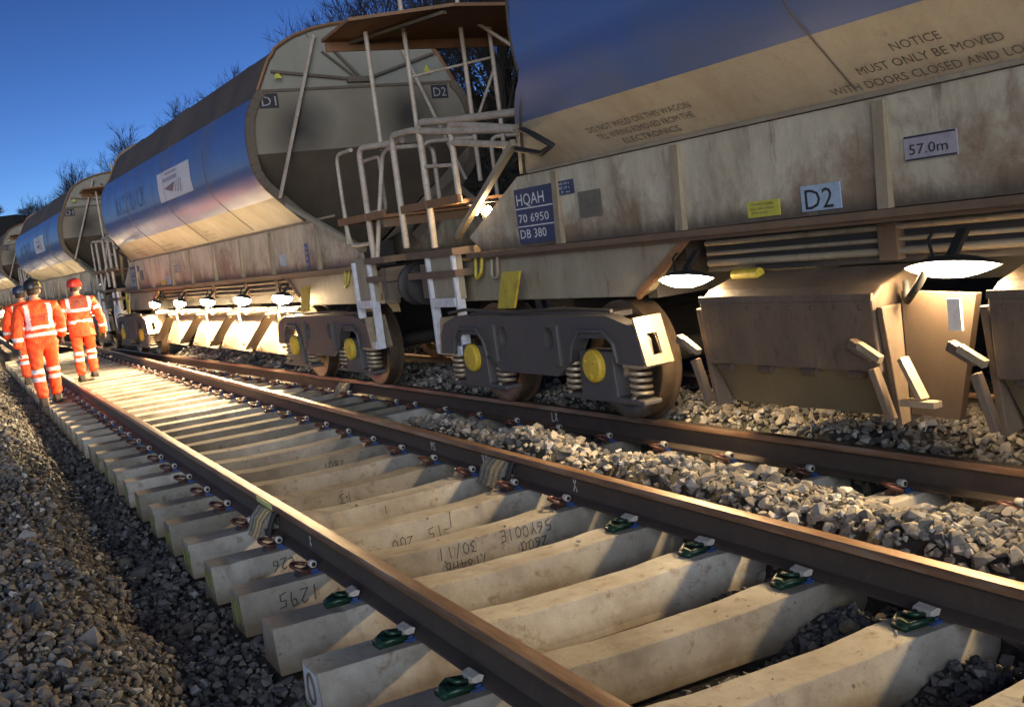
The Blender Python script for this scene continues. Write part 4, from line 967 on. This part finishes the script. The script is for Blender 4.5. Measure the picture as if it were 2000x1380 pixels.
def ballast(name, label, x0, x1, y0, y1, dens, size, mat, keep=None, lift=.6, seed=0, zf=None):
    r = np.random.default_rng(seed); n = int((x1-x0)*(y1-y0)*dens)
    x = r.uniform(x0, x1, n); y = r.uniform(y0, y1, n); z = height(x, y) if zf is None else np.full(n, zf)
    ok, dz = in_view(np.stack([x, y, z], 1)); sz = size*np.exp(np.clip(r.normal(0, .40, n), -1.1, .8))*np.clip(.75+dz*.03, .9, 1.7)
    ok &= r.uniform(size=n) < np.clip(3.2/dz, .16, 1)**.8
    z = z+sz*(lift-1)*.5+r.uniform(-.2, .35, n)*sz*(zf is None)
    ok &= ~covered(x, y, z) if zf is None else (np.abs(y[:, None]-SLY[None]).min(1) < .085)
    if keep is not None: ok &= keep(x, y, z)
    x, y, z, sz = x[ok], y[ok], z[ok], sz[ok]; n = len(x)
    var = r.integers(0, len(ROCKS), n); VV = []; FF = []; off = 0
    for k, (rv, rf) in enumerate(ROCKS):
        idx = np.where(var == k)[0]; m_ = len(idx)
        if not m_: continue
        a, b_, c = r.uniform(0, 6.28, m_), r.normal(0, .5, m_), r.normal(0, .5, m_)
        ca, sa, cb, sb, cc, sn = np.cos(a), np.sin(a), np.cos(b_), np.sin(b_), np.cos(c), np.sin(c)
        Rz = np.zeros((m_, 3, 3)); Rz[:, 0, 0] = ca; Rz[:, 0, 1] = -sa; Rz[:, 1, 0] = sa; Rz[:, 1, 1] = ca; Rz[:, 2, 2] = 1
        Rx = np.zeros((m_, 3, 3)); Rx[:, 0, 0] = 1; Rx[:, 1, 1] = cb; Rx[:, 1, 2] = -sb; Rx[:, 2, 1] = sb; Rx[:, 2, 2] = cb
        Ry = np.zeros((m_, 3, 3)); Ry[:, 1, 1] = 1; Ry[:, 0, 0] = cc; Ry[:, 0, 2] = sn; Ry[:, 2, 0] = -sn; Ry[:, 2, 2] = cc
        RR = Rz@Rx@Ry
        V = np.einsum('nij,vj->nvi', RR, rv)*(sz[idx]/2)[:, None, None]+np.stack([x[idx], y[idx], z[idx]], 1)[:, None, :]
        F = rf[None]+(np.arange(m_)*len(rv))[:, None, None]+off
        VV.append(V.reshape(-1, 3)); FF.append(F.reshape(-1, 3)); off += m_*len(rv)
    V = np.concatenate(VV); F = np.concatenate(FF)
    me = bpy.data.meshes.new(name); me.vertices.add(len(V)); me.vertices.foreach_set('co', V.ravel())
    me.loops.add(F.size); me.loops.foreach_set('vertex_index', F.ravel().astype(np.int32))
    me.polygons.add(len(F)); me.polygons.foreach_set('loop_start', np.arange(0, F.size, 3, dtype=np.int32))
    me.polygons.foreach_set('use_smooth', np.zeros(len(F), dtype=bool))
    me.update(calc_edges=True); me.validate(); me.materials.append(MAT[mat])
    o = link(name, me); o['kind'] = 'stuff'; o['label'] = label; o['category'] = 'ballast'
    print(name, n, len(F)); return o
ballast('ballast', 'brown and grey loose stone of the ridge beside the empty track', -3.4, -.52, .6, 30, 1600, .043, 'shaded_stone', None, .8, 1)
ballast('ballast', 'dark stone seen between the sleepers of the empty track', -.5, 1.5, .2, 24, 2600, .042, 'shaded_stone', None, .7, 2)
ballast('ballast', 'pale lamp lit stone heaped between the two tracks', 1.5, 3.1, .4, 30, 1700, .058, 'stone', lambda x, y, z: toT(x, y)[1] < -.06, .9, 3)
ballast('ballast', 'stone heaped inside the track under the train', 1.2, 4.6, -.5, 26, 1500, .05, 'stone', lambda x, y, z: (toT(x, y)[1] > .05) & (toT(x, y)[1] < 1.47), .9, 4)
ballast('ballast', 'dark glossy stone on the far shoulder behind the train', 2.5, 7.0, -1, 26, 300, .055, 'dark_gloss_stone', lambda x, y, z: toT(x, y)[1] > 1.6, .9, 5)
ballast('ballast', 'larger blocks strewn over the ridge of loose stone', -3.4, -.7, .8, 16, 26, .085, 'shaded_stone', None, .7, 8)
ballast('ballast', 'few stones spilt on the sleeper tops along the inner rail', 1.08, 1.38, .4, 7, 28, .034, 'stone', None, 1.3, 6, ZT)
ballast('ballast', 'small chips lying on the sleepers in the middle of the empty track', .1, 1.1, .4, 9, 9, .018, 'stone', None, 1.3, 7, ZT-.012)
def boulder(loc, size, seed, label):
    bm = bmesh.new(); bmesh.ops.create_icosphere(bm, subdivisions=2, radius=1); r = np.random.default_rng(seed)
    dirs = r.normal(size=(9, 3)); dirs /= np.linalg.norm(dirs, axis=1)[:, None]
    for v in bm.verts:
        c = np.array(v.co); 
        for d in dirs:
            h = c@d
            if h > .62: c = c-d*(h-.62)
        v.co = c*np.array(size)
    me = bpy.data.meshes.new('loose_stone'); bm.to_mesh(me); bm.free(); me.materials.append(MAT['plate_grey'])
    o = link('loose_stone', me); o.location = loc; o.rotation_euler = (r.uniform(-.4, .4), r.uniform(-.4, .4), r.uniform(0, 6)); return tag(o, label, 'stone', 'loose stones out of the heap')
boulder((-.80, 5.94, -.375), (.075, .06, .055), 3, 'large rounded grey stone lying in the dark gully beside the sleeper ends')
boulder((1.38, 2.33, -.22), (.045, .02, .05), 15, 'flat grey stone standing on a sleeper beside a green clip')
boulder((1.30, 1.72, -.25), (.045, .04, .035), 8, 'dark angular stone between the two sleepers nearest the camera')

# ------------------------------------------------------------------ bare trees along the top of the cutting
def tree_mesh(seed, h):
    r = random.Random(seed); trunk, crown = MB(), MB()
    def grow(p, d, ln, rad, lev):
        segs = 4 if lev < 2 else 3; P = [p]; 
        for i in range(segs):
            d = (d+Vector((r.gauss(0, .13), r.gauss(0, .13), r.gauss(.05, .08)))).normalized(); P.append(P[-1]+d*ln/segs)
        rr = [rad*(1-.45*i/segs) for i in range(segs+1)]
        (trunk if lev < 2 else crown).tube(P, rr, 6 if lev < 1 else (4 if lev < 3 else 3), cap=False)
        if lev >= 5: return
        nb = (5, 4, 4, 3, 3)[lev]
        for k in range(nb):
            t = r.uniform(.35, 1.0); q = P[min(segs, int(t*segs)+0)]; az = r.uniform(0, 2*PI); sp_ = r.uniform(.35, .75)
            a = d.orthogonal().normalized(); b_ = d.cross(a)
            nd = (d*math.cos(sp_)+(a*math.cos(az)+b_*math.sin(az))*math.sin(sp_)+Vector((0, 0, .12))).normalized()
            grow(q, nd, ln*r.uniform(.55, .78), max(.0045, rr[-1]*r.uniform(.42, .62)), lev+1)
    for k in range(3): grow(Vector((r.uniform(-.3, .3), r.uniform(-.3, .3), -.3)), Vector((r.gauss(0, .22), r.gauss(0, .22), 1)).normalized(), h*.36, h*.014, 0)
    return trunk.mesh('trunk', ['bark']), crown.mesh('crown', ['bark'])
TM = [tree_mesh(20+i, 5.0) for i in range(4)]
spots = [(9.5, 12, .8), (11.5, 9, .9), (14, 10.5, .95), (16.5, 8.5, .8), (19, 10, .9), (21.5, 8.5, .85), (24.5, 10.5, .95), (28, 9, .8), (32, 9.5, .75), (36, 8.5, .75), (41, 9, .8), (46, 9.5, .72), (53, 8.5, .75), (60, 9.5, .72), (67, 8.5, .68), (76, 9, .75), (86, 8.5, .72), (98, 9, .75), (112, 9, .8), (17.5, 13, 1.1), (23, 13, 1.15), (29.5, 13, 1.0), (34, 8.5, .8), (39, 10, .85), (44, 8.5, .8), (50, 9.5, .78), (57, 8.5, .8), (64, 8.5, .75), (71, 9, .78), (81, 9, .8), (92, 9, .8), (105, 9, .85), (26.5, 8.2, .85)]
for i, (s, d, k) in enumerate(spots):
    P = T2(s, d); z = float(height(np.array([P.x]), np.array([P.y]))[0])
    e = empty('bare_tree', (P.x, P.y, z-.3), random.uniform(0, 6.28)); f_ = 1.0 if s < 28 else (.94 if s < 55 else 1.06); e.scale = (k*1.8*f_, k*1.8*f_, k*random.uniform(1.95, 2.3)*f_)
    tag(e, 'bare tree showing in the gap beside the rusty roof platform' if s < 30 else ('bare tree with twigs just above the roof of the second wagon' if s < 58 else 'bushy bare tree far off above the roofs of the third and fourth wagons'), 'tree', 'leafless trees along the cutting')
    link('trunk', TM[i % 4][0], e); link('crown', TM[i % 4][1], e)
for i, (x, y, k) in enumerate([(-12, 232, 1.5), (-2, 228, 1.4), (4, 226, 1.7), (9, 224, 1.4), (14, 220, 1.5), (20, 215, 1.3)]):
    z = float(hillf(np.array(x*1.), np.array(y*1.)))
    e = empty('bare_tree', (x, y, z), i*1.3); e.scale = (k, k, k*.6); tag(e, 'distant dark tree on the low hill down the line', 'tree', 'trees on the distant hill')
    link('trunk', TM[i % 4][0], e); link('crown', TM[i % 4][1], e)
# dark ivy-like undergrowth on the slope, one mass
mb = MB(); rs = random.Random(4)
for i in range(5200):
    s = rs.uniform(8, 60); d = rs.uniform(5.5, 10.5); P = T2(s, d); z = float(height(np.array([P.x]), np.array([P.y]))[0]); h = rs.uniform(.2, 1.1)
    a = Vector((rs.gauss(0, .3), rs.gauss(0, .3), 1)).normalized()*h; o_ = Vector((P.x, P.y, z-.05)); q = Vector((rs.gauss(0, 1), rs.gauss(0, 1), 0)).normalized()*.03
    mb.add([o_-q, o_+q, o_+a], [(0, 1, 2)])
    for t in range(3):
        c = o_+a*rs.uniform(.3, 1); e1 = Vector((rs.gauss(0, .12), rs.gauss(0, .12), rs.gauss(0, .12))); e2 = Vector((rs.gauss(0, .1), rs.gauss(0, .1), rs.gauss(0, .1)))
        mb.add([c, c+e1, c+e2], [(0, 1, 2)])
ug = mb.build('undergrowth', 'scrub'); struct(ug, 'stuff', 'dark undergrowth covering the side of the cutting')

# ------------------------------------------------------------------ people
def skin_mesh(name, chains, sub=2):
    """chains: list of (points, radii[, join]) ; first point of a chain may be the index of an earlier vertex"""
    V = []; E = []; Rr = []
    for pts, rad in chains:
        prev = None
        for p, r_ in zip(pts, rad):
            if isinstance(p, int): prev = p; continue
            V.append(tuple(p)); Rr.append(r_); i = len(V)-1
            if prev is not None: E.append((prev, i))
            prev = i
    me = bpy.data.meshes.new(name); me.from_pydata(V, E, [])
    o = bpy.data.objects.new(name, me); COL.objects.link(o)
    sk = o.modifiers.new('Skin', 'SKIN')
    for i, r_ in enumerate(Rr):
        rx, ry = r_ if isinstance(r_, tuple) else (r_, r_)
        me.skin_vertices[0].data[i].radius = (rx, ry)
    me.skin_vertices[0].data[0].use_root = True
    sd = o.modifiers.new('Sub', 'SUBSURF'); sd.levels = sub; sd.render_levels = sub
    dg = bpy.context.evaluated_depsgraph_get(); out = bpy.data.meshes.new_from_object(o.evaluated_get(dg))
    bpy.data.objects.remove(o); bpy.data.meshes.remove(me); return out
def person(loc, rz, label, helmet, kind, legs, arms, scale=1.0):
    """stands at its feet, faces +y; legs: ((hip->foot y offsets L), R), arms likewise"""
    e = empty('person', loc, rz); e.scale = (scale*1.14, scale*1.14, scale); tag(e, label, 'person', 'track workers in orange')
    (lfy, lfz, lky), (rfy, rfz, rky) = legs; (lhx, lhy, lhz), (rhx, rhy, rhz) = arms
    HZ = .93
    ch = []
    ch.append(([(0, 0, .98), (0, -.005, 1.12), (0, -.005, 1.28), (0, 0, 1.42), (0, .01, 1.50), (0, .02, 1.58)], [(.19, .14), (.185, .138), (.20, .148), (.17, .12), (.07, .07), (.055, .055)]))
    n = 6
    for sx, fy, fz, ky in ((-1, lfy, lfz, lky), (1, rfy, rfz, rky)):
        hip = (sx*.095, 0, .86); knee = (sx*.105, (fy*.5+ky), .50+fz*.4); ank = (sx*.11, fy, .10+fz)
        ch.append(([0, hip, tuple((np.array(hip)*.5+np.array(knee)*.5)), knee, tuple(np.array(knee)*.45+np.array(ank)*.55), ank], [0, (.105, .11), (.09, .095), (.078, .08), (.075, .078), (.07, .075)]))
    idx = 6+5+5
    hands = []
    for sx, (hx, hy, hz) in ((-1, (lhx, lhy, lhz)), (1, (rhx, rhy, rhz))):
        sh = (sx*.20, 0, 1.41); wr = np.array((sx*hx, hy, hz)); el = (np.array(sh)*.5+wr*.5)+np.array((sx*.035, -.05, -.02))
        ch.append(([3, sh, tuple(np.array(sh)*.5+el*.5), tuple(el), tuple(el*.5+wr*.5), tuple(wr)], [0, .09, .082, .074, .066, .056]))
        hands.append((sx, el, wr))
    me = skin_mesh('body', ch, 4)
    co = np.array([v.co[:] for v in me.vertices]); mats = ['hivis_orange', 'reflective', 'hivis_patch', 'skin']
    for x in mats: me.materials.append(MAT[x])
    mi = []
    for p in me.polygons:
        c = np.mean(co[list(p.vertices)], 0); m_ = 0; x, y, z = c
        arm = abs(x) > .205 and z > .75 and z < 1.36
        if z > 1.52: m_ = 3
        elif z < .80:
            sx_ = -1 if x < 0 else 1; fz = lfz if sx_ < 0 else rfz
            if .36 < z-fz*.6 < .42 or .47 < z-fz*.6 < .53: m_ = 1
        elif arm:
            for sx, el, wr in hands:
                if (x < 0) == (sx < 0):
                    L = np.linalg.norm(wr-el); t = np.dot(c-el, (wr-el)/L); sh = np.array((sx*.20, 0, 1.41)); tu = np.dot(c-sh, (el-sh)/np.linalg.norm(el-sh))
                    if (L*.35 < t < L*.35+.055): m_ = 1
                    if kind == 'coat' and .12 < tu < .175: m_ = 1
        else:
            if kind == 'coat':
                if 1.03 < z < 1.085: m_ = 1
                elif 1.235 < z < 1.285 and abs(x) < .18: m_ = 1
                elif z >= 1.285 and .135 < abs(x) < .185: m_ = 1
                elif z >= 1.285 and abs(x) <= .135 and y < 0 and z < 1.5: m_ = 2
            else:
                if 1.10 < z < 1.155 or 1.0 < z < 1.05: m_ = 1
                elif z >= 1.155 and .105 < abs(x) < .16 and z < 1.46: m_ = 1
        mi.append(m_)
    me.polygons.foreach_set('material_index', mi); me.polygons.foreach_set('use_smooth', [True]*len(me.polygons))
    # folds in the cloth
    nr = np.array([v.normal[:] for v in me.vertices]); sd = float(loc[1])*3.7
    z_ = co[:, 2]; f1 = np.sin(z_*46+3*np.sin(co[:, 0]*17+sd)+2.2*np.sin(co[:, 1]*21+sd*.7)); f2 = np.sin(z_*23-4*co[:, 0]*9+sd+2*np.sin(z_*11+sd))
    env = .35+np.exp(-((z_-.52)/.10)**2)+.8*np.exp(-((z_-.18)/.08)**2)+.8*np.exp(-((z_-.95)/.10)**2)+.5*np.exp(-((z_-1.2)/.12)**2)
    co2 = co+nr*((f1*.0045+f2*.006)*env*(z_ < 1.48))[:, None]
    me.vertices.foreach_set('co', co2.ravel()); me.update()
    link('body', me, e)
    # hem of the coat
    if kind == 'coat':
        mb = MB(); n = 24; prof = [(1.06, .172, .135), (.95, .185, .15), (.84, .195, .16), (.80, .197, .162)]
        vs = [(a*math.cos(2*PI*j/n), b_*math.sin(2*PI*j/n)+.004*math.sin(j*2.1), z+.008*math.sin(j*1.3)) for z, a, b_ in prof for j in range(n)]
        mb.add(vs, [(i*n+j, i*n+(j+1) % n, (i+1)*n+(j+1) % n, (i+1)*n+j) for i in range(3) for j in range(n)]); mb.build('coat_skirt', 'hivis_orange', e, 70)
    # head
    bm = bmesh.new(); bmesh.ops.create_uvsphere(bm, u_segments=20, v_segments=14, radius=1)
    for v in bm.verts:
        x, y, z = v.co; y2 = y*.098; x2 = x*.077*(1-.15*max(0, -z)); z2 = z*.118
        if y > .8 and -.25 < z < .15 and abs(x) < .3: y2 += .018*(1-abs(x)/.3)
        v.co = (x2, y2+.025, z2+1.655)
    for sx in (-1, 1):
        r_ = bmesh.ops.create_uvsphere(bm, u_segments=8, v_segments=6, radius=1); bmesh.ops.transform(bm, matrix=Matrix.Translation((sx*.08, .015, 1.645)) @ Matrix.Diagonal((.012, .02, .034, 1)), verts=r_['verts'])
    hm = bpy.data.meshes.new('head'); bm.to_mesh(hm); bm.free(); hm.materials.append(MAT['skin']); head = link('head', hm, e, 60)
    mb = MB()
    for sx in (-1, 1): mb.lathe([(.001, 0), (.009, .002), (.009, .006), (.001, .009)], 8, (sx*.028, .118, 1.665), (0, 1, 0))
    mb.bar((-.025, .118, 1.602), (.025, .118, 1.602), .004, .006); mb.build('face', 'hair_dark', head)
    bm = bmesh.new(); bmesh.ops.create_uvsphere(bm, u_segments=16, v_segments=10, radius=1)
    bmesh.ops.delete(bm, geom=[v for v in bm.verts if v.co.z < -.75 or v.co.y > .35], context='VERTS')
    for v in bm.verts: v.co = (v.co.x*.081, v.co.y*.102+.022, v.co.z*.12+1.66)
    hm = bpy.data.meshes.new('hair'); bm.to_mesh(hm); bm.free(); hm.materials.append(MAT['hair_dark']); link('hair', hm, head, 60)
    # helmet: shell, ridge, brim
    mb = MB(); n = 24; prof = [(.118, -.02), (.118, .01), (.113, .05), (.095, .09), (.06, .115), (.02, .124)]
    vs = [(r_*.93*math.cos(2*PI*j/n), r_*1.14*math.sin(2*PI*j/n)+.02, 1.695+h) for r_, h in prof for j in range(n)]
    mb.add(vs, [(i*n+j, i*n+(j+1) % n, (i+1)*n+(j+1) % n, (i+1)*n+j) for i in range(5) for j in range(n)]+[tuple(5*n+j for j in range(n))])
    br = [(.118, 0), (.135, -.006), (.118, -.014)]
    vs = [(r_*.95*math.cos(2*PI*j/n), r_*1.14*math.sin(2*PI*j/n)+.02+(.045*(r_ > .13)*max(0, math.sin(2*PI*j/n))), 1.682+h) for r_, h in br for j in range(n)]
    mb.add(vs, [(i*n+j, i*n+(j+1) % n, (i+1)*n+(j+1) % n, (i+1)*n+j) for i in range(2) for j in range(n)])
    for x in (-.03, 0, .03): mb.tube([(x, .02+.128*math.cos(t), 1.695+.122*math.sin(t)*math.sqrt(max(.2, 1-(x/.1)**2))+.004) for t in np.linspace(.3, 2.85, 9)], .006, 5)
    hel = mb.build('helmet', helmet, e, 50)
    if helmet == 'helmet_black':
        mb = MB(); mb.add([(.02, -.112, 1.70), (.085, -.075, 1.70), (.075, -.068, 1.76), (.02, -.098, 1.765)], [(0, 1, 2, 3)]); mb.build('sticker', 'notice_yellow', hel)
    # hands: palm, four fingers and a thumb
    for sx, el, wr in hands:
        d = (wr-el)/np.linalg.norm(wr-el); sdv = np.cross(d, (sx, 0, 0)); sdv = sdv/np.linalg.norm(sdv); nrm = np.array((sx*1., 0, 0))
        W = wr-d*.02; palm = W+d*.085
        ch = [([tuple(W), tuple(W+d*.045), tuple(palm)], [(.024, .03), (.022, .04), (.018, .038)])]
        for q, ln in ((-.03, .062), (-.01, .072), (.011, .068), (.031, .052)):
            b0 = palm+sdv*q; ch.append(([2, tuple(b0+d*.012), tuple(b0+d*ln*.5-nrm*.008), tuple(b0+d*ln*.85-nrm*.026)], [0, .0095, .009, .008]))
        tb = W+d*.03+sdv*.036; ch.append(([1, tuple(tb), tuple(tb+d*.035+sdv*.012-nrm*.012), tuple(tb+d*.06-nrm*.02)], [0, .011, .010, .0085]))
        gm = skin_mesh('hand', ch, 1); gm.materials.append(MAT['glove_dark']); gm.polygons.foreach_set('use_smooth', [True]*len(gm.polygons)); link('hand', gm, e)
    # boots
    for sx, fy, fz, pitch in ((-1, lfy, lfz, legs[0][2]), (1, rfy, rfz, legs[1][2])):
        mb = MB(); x0 = sx*.11; tip = -.5*fz
        sec = [(-.085, .0, .045, .06), (-.05, .0, .052, .13), (.02, 0, .052, .13), (.08, 0, .05, .085), (.16, 0, .05, .06), (.205, 0, .03, .04)]
        vs = []; fs = []
        for y, _, a, h in sec:
            zz = fz+max(0, -(y-.2))*fz*.9 if fz > .02 else 0
            vs += [(x0-a, fy+y, zz), (x0+a, fy+y, zz), (x0+a*.85, fy+y, zz+h), (x0-a*.85, fy+y, zz+h)]
        for i in range(5): fs += [(i*4+j, i*4+(j+1) % 4, (i+1)*4+(j+1) % 4, (i+1)*4+j) for j in range(4)]
        fs += [(3, 2, 1, 0), (20, 21, 22, 23)]; mb.add(vs, fs); mb.build('boot', 'boot_black', e, 0, .015)
    # print on the back
    mb = MB()
    if kind == 'coat':
        fnb = lambda a, b_: (a, -.168-.02*(1-abs(a)/.14), b_)
        put_text(mb, 'DB', fnb, 0, 1.35, .085, .15, 0, 'c')
        for (a0, a1, b0, b1) in ((-.115, .115, 1.325, 1.333), (-.115, .115, 1.452, 1.46), (-.115, -.107, 1.325, 1.46), (.107, .115, 1.325, 1.46)):
            mb.add([fnb(a0, b0), fnb(a1, b0), fnb(a1, b1), fnb(a0, b1)], [(0, 1, 2, 3)])
        mb.build('back_print', 'print_black', e)
    else:
        fnb = lambda a, b_: (a, -.168-.015*(1-abs(a)/.14), b_)
        mb.add([fnb(-.08, 1.27), fnb(.07, 1.32), fnb(.06, 1.24)], [(0, 1, 2)]); mb.add([fnb(-.02, 1.235), fnb(.05, 1.23), fnb(.02, 1.205)], [(0, 1, 2)]); mb.build('back_print', 'hivis_patch', e)
    return e
person((.44, 19.25, ZT), .06, 'worker in an orange coat with red helmet and DB on the back, between the rails', 'helmet_red', 'coat', ((.0, 0, .0), (.16, .03, .06)), ((.30, -.02, .83), (.33, .04, .80)), .985)
person((-.44, 15.85, ZT), .10, 'worker in orange overalls with black helmet walking on the sleeper ends', 'helmet_black', 'overall', ((-.12, 0, .05), (.20, .01, .05)), ((.29, -.06, .85), (.27, .16, .95)), 1.0)
person((-.36, 20.8, ZT), .02, 'worker in orange at the left edge, mostly hidden ahead of another', 'helmet_navy', 'overall', ((-.1, .02, .05), (.18, .0, .05)), ((.29, .1, .85), (.29, -.1, .85)), .99)
